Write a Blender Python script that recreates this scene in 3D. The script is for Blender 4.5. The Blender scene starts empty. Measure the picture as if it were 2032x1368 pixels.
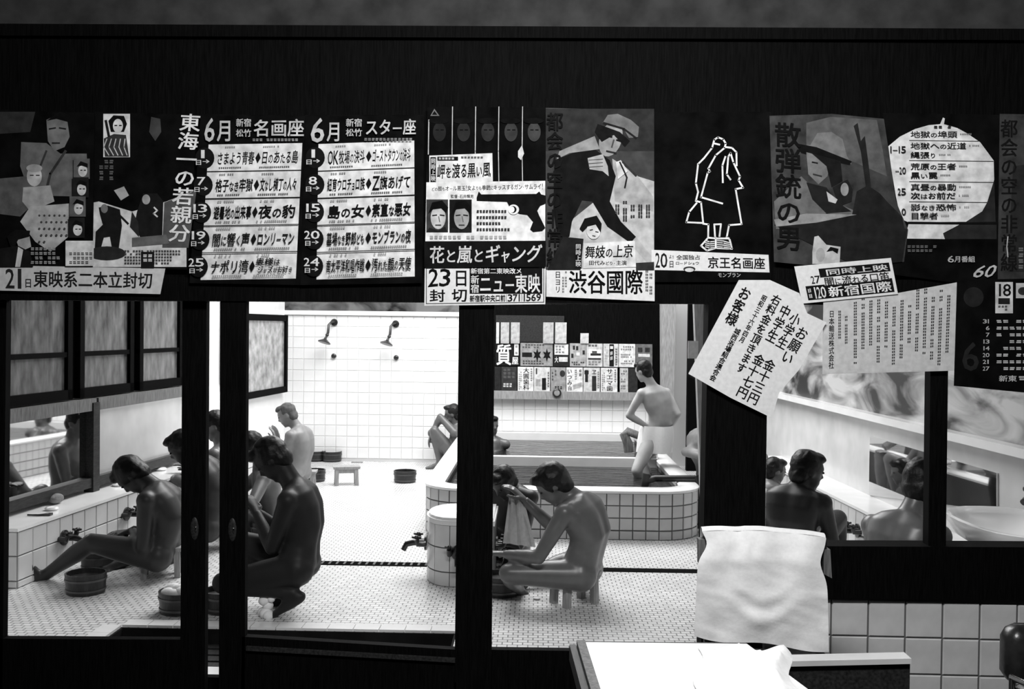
import bpy, bmesh, math, random
from mathutils import Vector, Matrix, noise
random.seed(7)
S = bpy.context.scene
COL = S.collection

# ------------------------------------------------------------------ camera
F, CX, CY, H = 1975.0, 1016.0, 684.0, 1.6          # focal length in px of the 2032x1368 frame
Yc = Vector(((1065-CX)/F, (CY-652)/F, -1)).normalized()
Zc = Vector((.012, 1, 0)); Zc = (Zc - Yc*Zc.dot(Yc)).normalized()
Xc = Yc.cross(Zc)
cam_d = bpy.data.cameras.new('camera'); cam = bpy.data.objects.new('camera', cam_d); COL.objects.link(cam)
cam_d.sensor_width = 36; cam_d.lens = F/2032*36; cam_d.clip_start = .05
R = Matrix((Xc, Yc, Zc))                             # rows: world axes in camera space
cam.matrix_world = Matrix.Translation((0, 0, H)) @ R.to_4x4()
S.camera = cam
def ray(x, y):
    d = Vector(((x-CX)/F, (CY-y)/F, -1)); return Vector((d.dot(Xc), d.dot(Yc), d.dot(Zc)))
def atY(x, y, Y): r = ray(x, y); return Vector((0, 0, H)) + r*(Y/r.y)
def atZ(x, y, z): r = ray(x, y); return Vector((0, 0, H)) + r*((z-H)/r.z)

# ------------------------------------------------------------------ light
S.view_settings.view_transform = 'Standard'; S.view_settings.look = 'None'
S.view_settings.exposure = 0; S.view_settings.gamma = 1
w = bpy.data.worlds.new('world'); S.world = w; w.use_nodes = True
w.node_tree.nodes['Background'].inputs[0].default_value = (.02, .02, .02, 1)
w.node_tree.nodes['Background'].inputs[1].default_value = .3
def area(name, loc, target, sx, sy, power):
    d = bpy.data.lights.new(name, 'AREA'); d.shape = 'RECTANGLE'; d.size = sx; d.size_y = sy; d.energy = power
    o = bpy.data.objects.new(name, d); COL.objects.link(o); o.location = loc
    o.rotation_euler = (Vector(target)-Vector(loc)).to_track_quat('-Z', 'Y').to_euler(); return o
area('bath_daylight', (-.6, 9.6, 3.9), (-.6, 9.4, 0), 3.6, 2.6, 390)           # daylight from above, an unseen area light under the closed ceiling
area('bath_daylight_front', (-.3, 7.0, 3.9), (-.3, 7.2, 0), 3.0, .8, 70)  # same daylight nearer the doors, also without an opening
area('dressing_room_fill', (.15, 1.6, 3.2), (.1, 4.1, 1.5), 1.3, .35, 112)       # unseen area light added overhead to light the posters

# ------------------------------------------------------------------ materials
MATS = {}
def mat(name, g, rough=.6, spec=.4, nz=0, nscale=20, bump=0, metal=0, stretch=None, coat=0):
    if name in MATS: return MATS[name]
    m = bpy.data.materials.new(name); m.use_nodes = True; nt = m.node_tree; b = nt.nodes['Principled BSDF']
    b.inputs['Base Color'].default_value = (g, g, g, 1); b.inputs['Roughness'].default_value = rough
    b.inputs['Specular IOR Level'].default_value = spec; b.inputs['Metallic'].default_value = metal
    b.inputs['Coat Weight'].default_value = coat
    if nz or bump:
        tc = nt.nodes.new('ShaderNodeTexCoord'); mp = nt.nodes.new('ShaderNodeMapping'); n = nt.nodes.new('ShaderNodeTexNoise')
        nt.links.new(tc.outputs['Object'], mp.inputs[0]); nt.links.new(mp.outputs[0], n.inputs['Vector'])
        if stretch: mp.inputs['Scale'].default_value = stretch
        n.inputs['Scale'].default_value = nscale; n.inputs['Detail'].default_value = 5
        if nz:
            r = nt.nodes.new('ShaderNodeMapRange'); r.inputs['From Min'].default_value = .3; r.inputs['From Max'].default_value = .7
            r.inputs['To Min'].default_value = max(0, g*(1-nz)); r.inputs['To Max'].default_value = min(1, g*(1+nz))
            nt.links.new(n.outputs[0], r.inputs[0]); nt.links.new(r.outputs[0], b.inputs['Base Color'])
        if bump:
            bp = nt.nodes.new('ShaderNodeBump'); bp.inputs['Strength'].default_value = bump; bp.inputs['Distance'].default_value = .01
            nt.links.new(n.outputs[0], bp.inputs['Height']); nt.links.new(bp.outputs[0], b.inputs['Normal'])
    MATS[name] = m; return m
def ink(g): return mat('print_grey_%03d' % round(g*1000), g*1.15 if g > .2 else g*.8, .9, 0, .3, 22)
BLACK = mat('blackened_wood', .003, .7, .03, .5, 6, .03, stretch=(30, 30, 2))
BLACKW = mat('dark_stained_wood', .02, .5, .3, .6, 5, .1, stretch=(20, 3, 20))
GREYW = mat('weathered_wood', .13, .6, .3, .4, 8, .1, stretch=(12, 12, 1.5))
PALEW = mat('pale_wood', .3, .6, .3, .25, 8, .1, stretch=(12, 12, 1.5))
TILE = mat('white_glazed_tile', .82, .18, .5, .05, 6)
TILE2 = mat('pale_grey_glazed_tile', .62, .2, .5, .08, 6)
TILE3 = mat('dull_wainscot_tile', .62, .3, .4, .12, 9)
GROUT = mat('tile_grout', .6, .9, .1)
GROUTD = mat('dark_grout', .12, .9, .1)
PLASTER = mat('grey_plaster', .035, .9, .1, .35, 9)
PORC = mat('white_porcelain', .82, .12, .5)
PAPER = mat('newsprint_paper', .72, .9, 0, .08, 60)
PAPERD = mat('aged_paper', .55, .9, 0, .12, 40)
PBLACK = mat('black_poster_paper', .005, .9, 0, .5, 10)
CLOTH = mat('white_cotton_cloth', .88, .95, .05, .04, 80, .08)
METAL = mat('dark_brass', .06, .3, .5, metal=.8)
CHROME = mat('worn_chrome', .5, .15, .5, metal=1)
BUCKET = mat('wet_black_wood', .016, .35, .5, .6, 8, .1, stretch=(20, 20, 2))
HOOP = mat('bucket_hoop', .09, .3, .5, metal=.6)
HAIR = mat('wet_black_hair', .006, .45, .3, .4, 60, .3)
SKIN_SHADE = mat('shaded_skin', .036, .42, .28, .12, 14)  # darkened skin: the shade on back-lit bathers is in the base colour
SKIN_M = mat('medium_skin', .11, .34, .4, .12, 14)
SKIN_LIT = mat('pale_lit_skin', .22, .42, .3, .12, 14)  # elder's pallor plus stronger light, both put into the base colour
SKIN_BRIGHT = mat('brightly_lit_skin', .42, .45, .3, .1, 14)  # raised base colour paints the light on the young bather's back
STUB = mat('grey_stubble', .1, .8, .1, .3, 40)
SOAP = mat('soap_foam', .85, .7, .2, bump=.3, nscale=40)
def mk_mirror():
    m = mat('silvered_mirror', .72, .03, .5, metal=1); return m
MIRROR = mk_mirror()
FOGM = mat('steamed_mirror', .75, .3, .5, .1, 5, metal=.7)
def mk_glass():
    m = bpy.data.materials.new('window_glass'); m.use_nodes = True; nt = m.node_tree; nt.nodes.remove(nt.nodes['Principled BSDF'])
    out = nt.nodes['Material Output']; t = nt.nodes.new('ShaderNodeBsdfTransparent'); t.inputs[0].default_value = (.97, .97, .97, 1)
    g = nt.nodes.new('ShaderNodeBsdfGlossy'); g.inputs['Roughness'].default_value = .02; f = nt.nodes.new('ShaderNodeFresnel'); f.inputs[0].default_value = 1.2
    mx = nt.nodes.new('ShaderNodeMixShader'); nt.links.new(f.outputs[0], mx.inputs[0]); nt.links.new(t.outputs[0], mx.inputs[1]); nt.links.new(g.outputs[0], mx.inputs[2])
    nt.links.new(mx.outputs[0], out.inputs[0]); return m
GLASS = mk_glass()
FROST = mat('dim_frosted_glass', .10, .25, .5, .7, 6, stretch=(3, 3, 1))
FROSTL = mat('lit_frosted_glass', .30, .2, .5, .6, 9)  # paler copy of the frosted glass, its light painted into the colour
def mk_water():
    m = bpy.data.materials.new('bath_water'); m.use_nodes = True; nt = m.node_tree; b = nt.nodes['Principled BSDF']
    b.inputs['Base Color'].default_value = (.012,)*3+(1,); b.inputs['Roughness'].default_value = .02; b.inputs['IOR'].default_value = 1.22; b.inputs['Specular IOR Level'].default_value = .3
    tc = nt.nodes.new('ShaderNodeTexCoord'); mp = nt.nodes.new('ShaderNodeMapping'); mp.inputs['Scale'].default_value = (1.4, 5, 1)
    n = nt.nodes.new('ShaderNodeTexNoise'); n.inputs['Scale'].default_value = 3.2; n.inputs['Detail'].default_value = 3
    bp = nt.nodes.new('ShaderNodeBump'); bp.inputs['Strength'].default_value = .5; bp.inputs['Distance'].default_value = .045
    for a, c in ((tc.outputs['Object'], mp.inputs[0]), (mp.outputs[0], n.inputs['Vector']), (n.outputs[0], bp.inputs['Height']), (bp.outputs[0], b.inputs['Normal'])): nt.links.new(a, c)
    return m
WATER = mk_water()
def mk_floor():
    m = bpy.data.materials.new('mosaic_floor_tile'); m.use_nodes = True; nt = m.node_tree; b = nt.nodes['Principled BSDF']
    tc = nt.nodes.new('ShaderNodeTexCoord'); br = nt.nodes.new('ShaderNodeTexBrick')
    br.inputs['Scale'].default_value = 1; br.inputs['Brick Width'].default_value = .052; br.inputs['Row Height'].default_value = .04
    br.inputs['Mortar Size'].default_value = .0035; br.inputs['Mortar Smooth'].default_value = .3
    br.inputs['Color1'].default_value = (.78,)*3+(1,); br.inputs['Color2'].default_value = (.66,)*3+(1,); br.inputs['Mortar'].default_value = (.2,)*3+(1,)
    n = nt.nodes.new('ShaderNodeTexNoise'); n.inputs['Scale'].default_value = 1.3; n.inputs['Detail'].default_value = 4
    mr = nt.nodes.new('ShaderNodeMapRange'); mr.inputs['From Min'].default_value = .3; mr.inputs['From Max'].default_value = .7; mr.inputs['To Min'].default_value = .14; mr.inputs['To Max'].default_value = .42
    nt.links.new(tc.outputs['Object'], br.inputs['Vector']); nt.links.new(br.outputs['Color'], b.inputs['Base Color'])
    nt.links.new(tc.outputs['Object'], n.inputs['Vector']); nt.links.new(n.outputs[0], mr.inputs[0]); nt.links.new(mr.outputs[0], b.inputs['Roughness'])
    return m
FLOORM = mk_floor()
def mk_mural(name, lo, hi, sc, th):
    m = bpy.data.materials.new(name); m.use_nodes = True; nt = m.node_tree; b = nt.nodes['Principled BSDF']
    tc = nt.nodes.new('ShaderNodeTexCoord'); n = nt.nodes.new('ShaderNodeTexNoise'); n.inputs['Scale'].default_value = sc; n.inputs['Detail'].default_value = 6; n.inputs['Distortion'].default_value = .8; mp = nt.nodes.new('ShaderNodeMapping'); mp.inputs['Scale'].default_value = (1, .45, 1.3)
    cr = nt.nodes.new('ShaderNodeValToRGB'); e = cr.color_ramp.elements
    e[0].position = th-.12; e[0].color = (lo,)*3+(1,); e[1].position = th+.1; e[1].color = (hi,)*3+(1,)
    nt.links.new(tc.outputs['Object'], mp.inputs[0]); nt.links.new(mp.outputs[0], n.inputs['Vector']); nt.links.new(n.outputs[0], cr.inputs[0]); nt.links.new(cr.outputs[0], b.inputs['Base Color'])
    b.inputs['Roughness'].default_value = .35; return m
MURAL = mk_mural('painted_mural_tile', .03, .55, 3.4, .53)
MURALB = mk_mural('painted_mountain_mural', .008, .14, 3.0, .5)

# ------------------------------------------------------------------ mesh helpers
WL = {}                                              # world position of each object's origin
class MB:
    def __init__(s): s.v = []; s.f = []; s.m = []
    def add(s, vs, fs, mi=0):
        o = len(s.v); s.v += [Vector(v) for v in vs]; s.f += [[i+o for i in f] for f in fs]; s.m += [mi]*len(fs); return s
    def box(s, p0, p1, mi=0):
        x0, y0, z0 = p0; x1, y1, z1 = p1
        return s.add([(x, y, z) for z in (z0, z1) for y in (y0, y1) for x in (x0, x1)], [(0, 2, 3, 1), (4, 5, 7, 6), (0, 1, 5, 4), (2, 6, 7, 3), (0, 4, 6, 2), (1, 3, 7, 5)], mi)
    def hexa(s, q0, q1, mi=0):                       # two matching quads
        return s.add(list(q0)+list(q1), [(3, 2, 1, 0), (4, 5, 6, 7), (0, 1, 5, 4), (1, 2, 6, 5), (2, 3, 7, 6), (3, 0, 4, 7)], mi)
    def loft(s, rings, mi=0, cap=True, closed=False):
        n = len(rings[0]); o = []; fs = []
        for r in rings: o += r
        k = len(rings)
        for i in range(k if closed else k-1):
            a = i*n; b = ((i+1) % k)*n
            for j in range(n): fs.append((a+j, a+(j+1) % n, b+(j+1) % n, b+j))
        if cap and not closed: fs.append(tuple(range(n-1, -1, -1))); fs.append(tuple(range((k-1)*n, k*n)))
        return s.add(o, fs, mi)
    def tube(s, pts, rad, n=10, mi=0):
        pts = [Vector(p) for p in pts]; rings = []; up = None
        for i, p in enumerate(pts):
            t = (pts[min(i+1, len(pts)-1)]-pts[max(i-1, 0)]).normalized()
            if up is None: up = t.orthogonal().normalized()
            up = (up - t*up.dot(t)).normalized(); b = t.cross(up); r = rad[i] if isinstance(rad, (list, tuple)) else rad
            rings.append([p + (up*math.cos(a)+b*math.sin(a))*r for a in [2*math.pi*j/n for j in range(n)]])
        return s.loft(rings, mi)
    def lathe(s, prof, c, n=24, mi=0, ax=None):
        c = Vector(c); M = Matrix.Identity(3) if ax is None else Vector(ax).to_track_quat('Z', 'Y').to_matrix()
        return s.loft([[c + M @ Vector((r*math.cos(2*math.pi*j/n), r*math.sin(2*math.pi*j/n), z)) for j in range(n)] for r, z in prof], mi)
    def ell(s, c, rad, axes=None, n=16, k=10, mi=0):
        A = axes or (Vector((1, 0, 0)), Vector((0, 1, 0)), Vector((0, 0, 1))); c = Vector(c); rings = []
        for i in range(k+1):
            t = math.pi*(.02+.96*i/k); z = -math.cos(t); r = math.sin(t)
            rings.append([c + A[0]*rad[0]*r*math.cos(2*math.pi*j/n) + A[1]*rad[1]*r*math.sin(2*math.pi*j/n) + A[2]*rad[2]*z for j in range(n)])
        return s.loft(rings, mi)
    def mesh(s, name, mats, off, smooth=None):
        me = bpy.data.meshes.new(name); me.from_pydata([v-off for v in s.v], [], s.f)
        for m in (mats if isinstance(mats, (list, tuple)) else [mats]): me.materials.append(m)
        if any(s.m): me.polygons.foreach_set('material_index', s.m)
        me.update()
        if smooth is not None:
            me.shade_smooth(); me.set_sharp_from_angle(angle=math.radians(smooth))
        return me
    def build(s, name, mats, parent=None, smooth=None, base=None):
        xs = [v.x for v in s.v]; ys = [v.y for v in s.v]; zs = [v.z for v in s.v]
        c = Vector(base) if base is not None else Vector(((min(xs)+max(xs))/2, (min(ys)+max(ys))/2, min(zs)))
        o = bpy.data.objects.new(name, s.mesh(name, mats, c, smooth)); COL.objects.link(o)
        return place(o, c, parent)
def place(o, c, parent=None):
    WL[o.name] = Vector(c)
    if parent is not None: o.parent = parent; o.location = Vector(c)-WL[parent.name]
    else: o.location = c
    return o
def tag(o, label, cat, group=None):
    o['label'] = label; o['category'] = cat
    if group: o['group'] = group
    return o
def struct(o, label=None):
    o['kind'] = 'structure'
    if label: o['label'] = label
    return o
def empty(name, loc, label, cat, group=None):
    o = bpy.data.objects.new(name, None); COL.objects.link(o); o.empty_display_size = .05; place(o, loc); return tag(o, label, cat, group)
def copy_tree(o, loc, rz, label, group=None, top=True, parent=None):
    c = o.copy(); COL.objects.link(c)
    if top:
        c.location = loc; c.rotation_euler.z = rz; c['label'] = label; WL[c.name] = Vector(loc)
        if group: c['group'] = group
    else: c.parent = parent
    for ch in o.children: copy_tree(ch, None, 0, None, None, False, c)
    return c
def tile_mesh(name, wx, wz, d, m, gap=.004, bev=.004):
    a, b = wx/2-gap/2, wz/2-gap/2; mb = MB()         # faces -Y, centred
    mb.add([(-a, 0, -b), (a, 0, -b), (a, 0, b), (-a, 0, b), (-a+bev, -d, -b+bev), (a-bev, -d, -b+bev), (a-bev, -d, b-bev), (-a+bev, -d, b-bev)],
           [(4, 5, 6, 7), (0, 1, 5, 4), (1, 2, 6, 5), (2, 3, 7, 6), (3, 0, 4, 7), (3, 2, 1, 0)])
    return mb.mesh(name, m, Vector((0, 0, 0)))
def put(name, me, loc, parent, rz=0):
    o = bpy.data.objects.new(name, me); COL.objects.link(o); place(o, loc, parent); o.rotation_euler.z = rz; return o

# ------------------------------------------------------------------ the setting: bath room
LW = lambda Y: -3.5+(Y-5)*.0776                      # left wall line
RW = lambda Y: 2.54+(7.46-Y)*.044                    # right wall line
LA = math.atan(.0776); RA = math.atan(.044)
BY = 11.72                                           # back wall
PX0, PX1, PY0, PY1 = -2.17, -.40, 4.45, 5.17         # pit beside the doors
mb = MB()
for x0, x1, y0, y1 in ((-3.6, PX0, 4.22, BY), (PX0, PX1, PY1, BY), (PX1, 3.0, 4.22, BY), (PX0, PX1, 4.22, PY0)):
    mb.box((x0, y0, -.12), (x1, y1, 0))
floor = struct(mb.build('floor', FLOORM, base=(0, 8, 0)), 'wet white mosaic tiled floor of the bathing room')
drf = struct(MB().box((-4, -1.5, -.2), (4, 4.1, 0)).build('floor', BLACKW), 'dark wooden floor of the dressing room')
PIT = mat('wet_dark_concrete', .01, .8, .05, .4, 8)
struct(MB().box((PX0, PY0, -.2), (PX1, PY1, -.13)).box((PX0, PY1-.012, -.13), (PX1, PY1, -.002)).box((PX0, PY0, -.13), (PX0+.012, PY1-.012, -.002)).box((PX1-.012, PY0, -.13), (PX1, PY1-.012, -.002)).build('trim_7', PIT), 'dark sunken strip behind the sliding doors')
# kerb tiles along the pit
me = MB().box((-.066, -.05, 0), (.066, .05, .012)).mesh('kerb_tile', TILE, Vector((0, 0, 0)))
for i in range(13): put('kerb_tile', me, (PX0+.07+i*.136, PY1+.05, 0), floor)
me2 = MB().box((-.05, -.066, 0), (.05, .066, .012)).mesh('kerb_tile', TILE, Vector((0, 0, 0)))
for i in range(5): put('kerb_tile', me2, (PX0-.05, PY1-.066-i*.136, 0), floor)
# wooden duckboard in the pit
duck = empty('duckboard', ((PX0+PX1)/2, (PY0+PY1)/2, -.13), 'dark wooden duckboard lying in the sunken strip behind the sliding doors', 'duckboard')
for i in range(7): MB().box((PX0+.02, PY0+.05+i*.095, -.1), (PX1-.03, PY0+.12+i*.095, -.07)).build('slat', BLACKW, duck)
for x in (PX0+.2, (PX0+PX1)/2, PX1-.25): MB().box((x, PY0+.03, -.13), (x+.06, PY1-.05, -.1)).build('batten', BLACKW, duck)
# drain channel grating
dr = struct(MB().box((-1.9, 6.6, 0), (-.68, 6.7, .004)).build('trim_1', mat('drain_slot', .008, .9, 0), None), 'dark drain grating across the floor')
struct(MB().box((-.15, 6.55, 0), (1.32, 6.65, .004)).build('trim_2', MATS['drain_slot']), 'dark drain grating across the floor beside the tub')
for k, (x0, x1, yy, p) in enumerate(((-1.9, -.68, 6.6, dr),)):
    for i in range(24): MB().box((x0+.02+i*.05, yy+.01, .004), (x0+.035+i*.05, yy+.09, .007)).build('drain_bar', METAL, p)
# back wall
wb = struct(MB().box((-3.2, BY, 0), (3.0, BY+.15, 4.2)).build('wall_back', GROUT), 'white tiled back wall')
TP = .13
tm = tile_mesh('wall_tile', TP, TP, .006, TILE)
for r in range(13):
    for c in range(18): put('wall_tile', tm, (-2.95+c*TP, BY, .035+TP/2+r*TP), wb)
tm_r = tile_mesh('wall_tile', TP, TP, .006, TILE)
for r in range(2, 6):
    for c in range(17): put('wall_tile', tm_r, (-.59+c*TP, BY, -.01+TP/2+r*TP), wb)
struct(MB().box((-3.1, BY-.03, 1.73), (-.65, BY, 1.78)).build('trim_3', TILE), 'white coping along the top of the shower wall')
mural = MB().box((-3.1, BY-.02, 1.78), (-.65, BY, 2.9)).build('wall_mural', MURALB); struct(mural, 'painted mural above the shower wall')
# dark upper board wall on the right and pale rail under the advertisements
struct(MB().box((-.62, BY-.05, .86), (1.55, BY, 3.2)).build('wall_board', BLACK), 'dark boarded wall behind the advertisement panels')
rail = struct(MB().box((-.62, BY-.09, .77), (1.55, BY, .865)).build('trim_4', PALEW), 'pale wooden rail below the advertisements')
struct(MB().box((1.72, BY-.4, 0), (2.6, BY-.3, 3)).build('wall_doorway_shade', BLACK), 'black slab painted as the shade of a doorway beside the tub')  # flat black slab stands in for the shade inside a doorway
# left wall
def lw(Y, off=0): return Vector((LW(Y)+off, Y, 0))
def lbox(mb, Y0, Y1, o0, o1, z0, z1):
    q = [(LW(Y0)+o0, Y0), (LW(Y0)+o1, Y0), (LW(Y1)+o1, Y1), (LW(Y1)+o0, Y1)]
    return mb.hexa([(x, y, z0) for x, y in q], [(x, y, z1) for x, y in q])
wl = struct(lbox(MB(), 4.25, BY, -.15, 0, 0, 4.2).build('wall_left', TILE), 'white left wall of the bathing room')
lbox(MB(), 4.3, 9.3, 0, .03, 1.06, 3.0).build('dark_panelling', BLACK, wl)
def rw_box(mb, Y0, Y1, o0, o1, z0, z1):              # offsets measured into the room
    q = [(RW(Y0)-o0, Y0), (RW(Y1)-o0, Y1), (RW(Y1)-o1, Y1), (RW(Y0)-o1, Y0)]
    return mb.hexa([(x, y, z0) for x, y in q], [(x, y, z1) for x, y in q])
wr = struct(rw_box(MB(), 4.25, BY, -.15, 0, 0, 4.2).build('wall_right', TILE2), 'pale tiled dividing wall with a white ledge')
rw_box(MB(), 4.3, 10.2, 0, .10, .95, 1.0).build('ledge', TILE, wr)
rw_box(MB(), 4.3, 10.2, 0, .012, 1.0, 2.6).build('mural_panel', MURAL, wr)
# window frames on the left wall above the mirrors
def left_window(n, Y0, Y1, z0, z1, pane_m, label, mids=()):
    fr = MB()
    for a, b, c, d in ((Y0, Y1, z0, z0+.07), (Y0, Y1, z1-.07, z1), (Y0, Y0+.06, z0, z1), (Y1-.06, Y1, z0, z1)): lbox(fr, a, b, .03, .075, c, d)
    for m in mids: lbox(fr, Y0, Y1, .035, .07, m, m+.035)
    o = struct(fr.build('window_%d' % n, BLACK), label)
    zz = [z0+.07]+[m for m in mids]+[z1-.07]
    for a, b in zip(zz[:-1], zz[1:]): lbox(MB(), Y0+.06, Y1-.06, .04, .048, a, b).build('pane', pane_m, o)
    return o
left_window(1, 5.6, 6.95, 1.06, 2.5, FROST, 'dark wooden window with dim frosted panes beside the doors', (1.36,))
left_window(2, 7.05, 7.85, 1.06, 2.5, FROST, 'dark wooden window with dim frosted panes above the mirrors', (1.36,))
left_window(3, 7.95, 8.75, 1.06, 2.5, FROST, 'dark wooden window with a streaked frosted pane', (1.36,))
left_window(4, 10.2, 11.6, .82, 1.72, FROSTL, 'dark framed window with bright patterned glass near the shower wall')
left_window(5, 9.75, 10.15, 1.0, 1.9, GREYW, 'narrow grey board panel beside the bright window')
# ceiling and the roof above the dressing room
struct(MB().box((-3.6, 4.2, 4.2), (3.0, BY+.1, 4.3)).build('ceiling', PLASTER), 'dim ceiling of the bathing room')
struct(MB().box((-4, -1.6, 3.4), (4, 4.2, 3.5)).build('ceiling', PLASTER), 'dim ceiling of the dressing room')
# wooden door posts at the dark recess
def taper_post(name, xt0, xt1, yt, xb0, xb1, yb, Y, d, m):
    a, b, c, e = atY(xt0, yt, Y), atY(xt1, yt, Y), atY(xb1, yb, Y), atY(xb0, yb, Y)
    dv = Vector((0, d, 0)); return MB().hexa([e, c, c+dv, e+dv], [a, b, b+dv, a+dv]).build(name, m)
p = taper_post('wooden_post', 1312, 1343, 560, 1314, 1333, 934, 11.2, .15, PALEW); tag(p, 'pale wooden post standing behind the tub beside the advertisements', 'post')
p = taper_post('wooden_post', 1376, 1410, 560, 1395, 1407, 1082, 7.42, .08, PALEW); tag(p, 'pale tapering wooden post in front of the tub corner', 'post')
tag(MB().box((1.125, 7.412, 1.39), (1.20, 7.424, 1.52)).build('paper_slip', PAPERD), 'small blank paper slip pinned beside the tapering post', 'paper')

# ------------------------------------------------------------------ partition (dressing room side)
PYF, PYB = 4.16, 4.22                                # faces of the partition timber
def px_panel(mb, q, Y0, Y1):                         # q: four pixels TL,TR,BR,BL on the face Y0
    a = [atY(x, y, Y0) for x, y in q]; b = [v+Vector((0, Y1-Y0, 0)) for v in a]; return mb.hexa(a[::-1], b[::-1])
def hx(y): return y                                  # readability only
part = struct(px_panel(MB(), [(-950, 48), (3000, 66), (3000, 560), (-950, 545)], PYF, PYB).build('wall_partition', BLACK), 'black timber partition head between dressing room and bath')
px_panel(MB(), [(-950, -250), (3000, -230), (3000, 62), (-950, 42)], 4.18, 4.24).build('plaster_strip', PLASTER, part)
px_panel(MB(), [(-950, 545), (3000, 560), (3000, 612), (-950, 590)], 4.14, 4.23).build('head_rail', BLACK, part)
px_panel(MB(), [(-950, 42), (3000, 62), (3000, 84), (-950, 66)], 4.13, 4.2).build('upper_beam', BLACK, part)
px_panel(MB(), [(1406, 600), (1526, 603), (1510, 1450), (1388, 1450)], 4.13, 4.25).build('pillar', BLACK, part)
px_panel(MB(), [(1848, 603), (1883, 604), (1877, 1092), (1842, 1090)], 4.15, 4.21).build('mullion', BLACK, part)
px_panel(MB(), [(1396, 1083), (3000, 1092), (3000, 1200), (1396, 1186)], 4.13, 4.25).build('sill_beam', BLACK, part)
px_panel(MB(), [(1524, 604), (1849, 605), (1843, 1091), (1519, 1088)], 4.185, 4.189).build('pane', GLASS, part)
px_panel(MB(), [(1882, 606), (3000, 610), (3000, 1095), (1876, 1091)], 4.185, 4.189).build('pane', GLASS, part)
# sliding doors
def door(n, label, stiles, rails, panes, Y):
    mb = MB()
    for q in stiles+rails: px_panel(mb, q, Y, Y+.04)
    o = struct(mb.build('door_%d' % n, BLACK), label)
    for q in panes: px_panel(MB(), q, Y+.018, Y+.022).build('pane', GLASS, o)
    return o
d1 = door(1, 'black sliding door with a large glass pane, hiding the washing counter edge', [[(362, 585), (410, 585), (406, 1420), (357, 1420)], [(-40, 585), (13, 585), (4, 1420), (-60, 1420)]],
          [[(0, 1268), (360, 1270), (358, 1420), (-2, 1420)]], [[(10, 590), (364, 590), (360, 1272), (2, 1270)]], 4.20)
d2 = door(2, 'black sliding door with a glass pane in front of the squatting bather', [[(437, 592), (489, 592), (485, 1420), (434, 1420)], [(911, 600), (981, 600), (974, 1420), (901, 1420)]],
          [[(480, 1264), (906, 1290), (903, 1420), (478, 1420)]], [[(486, 595), (914, 600), (906, 1292), (482, 1268)]], 4.15)
lip = px_panel(MB(), [(488, 1284), (903, 1308), (903, 1316), (488, 1292)], 4.135, 4.16).build('rail_bead', BLACKW, d2)
d3 = door(3, 'black lower rail of the glazed panel before the washing bathers', [], [[(972, 1290), (1412, 1296), (1408, 1420), (970, 1420)]],
          [[(978, 604), (1410, 606), (1404, 1298), (972, 1294)]], 4.21)
for x, y, d in ((386, 1050, d1), (461, 1052, d2)):
    c = atY(x, y, 4.20 if d is d1 else 4.15)
    MB().ell(c, (.018, .006, .05)).build('finger_pull', BLACKW, d, 60)
    MB().ell(c+Vector((.008, -.007, 0)), (.004, .004, .012)).build('catch', CHROME, d, 60)
struct(MB().box((-2.0, 4.32, 0), (-1.0, 4.42, .06)).build('trim_5', TILE), 'white tiled threshold glimpsed between the doors')
struct(MB().box((-2.0, 4.28, 0), (-1.0, 4.318, .062)).build('trim_8', BLACK), 'dark sill board before the white threshold')
struct(MB().box((-4.1, -1.5, 0), (-4.0, 4.2, 3.4)).build('wall_dressing_left', PLASTER), 'dim side wall of the dressing room')
struct(MB().box((4.0, -1.5, 0), (4.1, 4.2, 3.4)).build('wall_dressing_right', PLASTER), 'dim side wall of the dressing room')
# wainscot tiles under the window
wn = struct(px_panel(MB(), [(1520, 1180), (3000, 1188), (3000, 1560), (1516, 1560)], 4.16, 4.25).build('wall_wainscot', GROUTD), 'tiled wainscot under the dressing room window')
c0 = atY(1650, 1189, 4.16); tw = .153
tmw = tile_mesh('wainscot_tile', tw, tw, .006, TILE3, .006)
for r in range(4):
    for c in range(-1, 12): put('wainscot_tile', tmw, (c0.x+tw/2+c*tw, 4.16, c0.z-tw/2-r*tw-c*.0015), wn)

# ------------------------------------------------------------------ left washing counter with mirrors
cnt = lbox(MB(), 5.88, 11.2, 0, .33, 0, .345).build('washing_counter', GROUTD)
tag(cnt, 'low white tiled washing counter along the mirror wall', 'counter')
lbox(MB(), 5.86, 11.2, 0, .345, .345, .365).build('counter_top', TILE, cnt)
tl = tile_mesh('counter_tile', .15, .15, .007, TILE2, .005)
tl2 = tile_mesh('counter_tile', .15, .043, .007, TILE2, .005)
for c in range(30):
    Y = 5.88+.075+c*.15; x = LW(Y)+.33
    for z, t in ((.0215, tl2), (.118, tl), (.268, tl)): put('counter_tile', t, (x, Y, z), cnt, math.pi/2-LA)
for c in range(2):
    for z, t in ((.0215, tl2), (.118, tl), (.268, tl)): put('counter_tile', t, (LW(5.88)+.33-.075-c*.15, 5.88, z), cnt)
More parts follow.
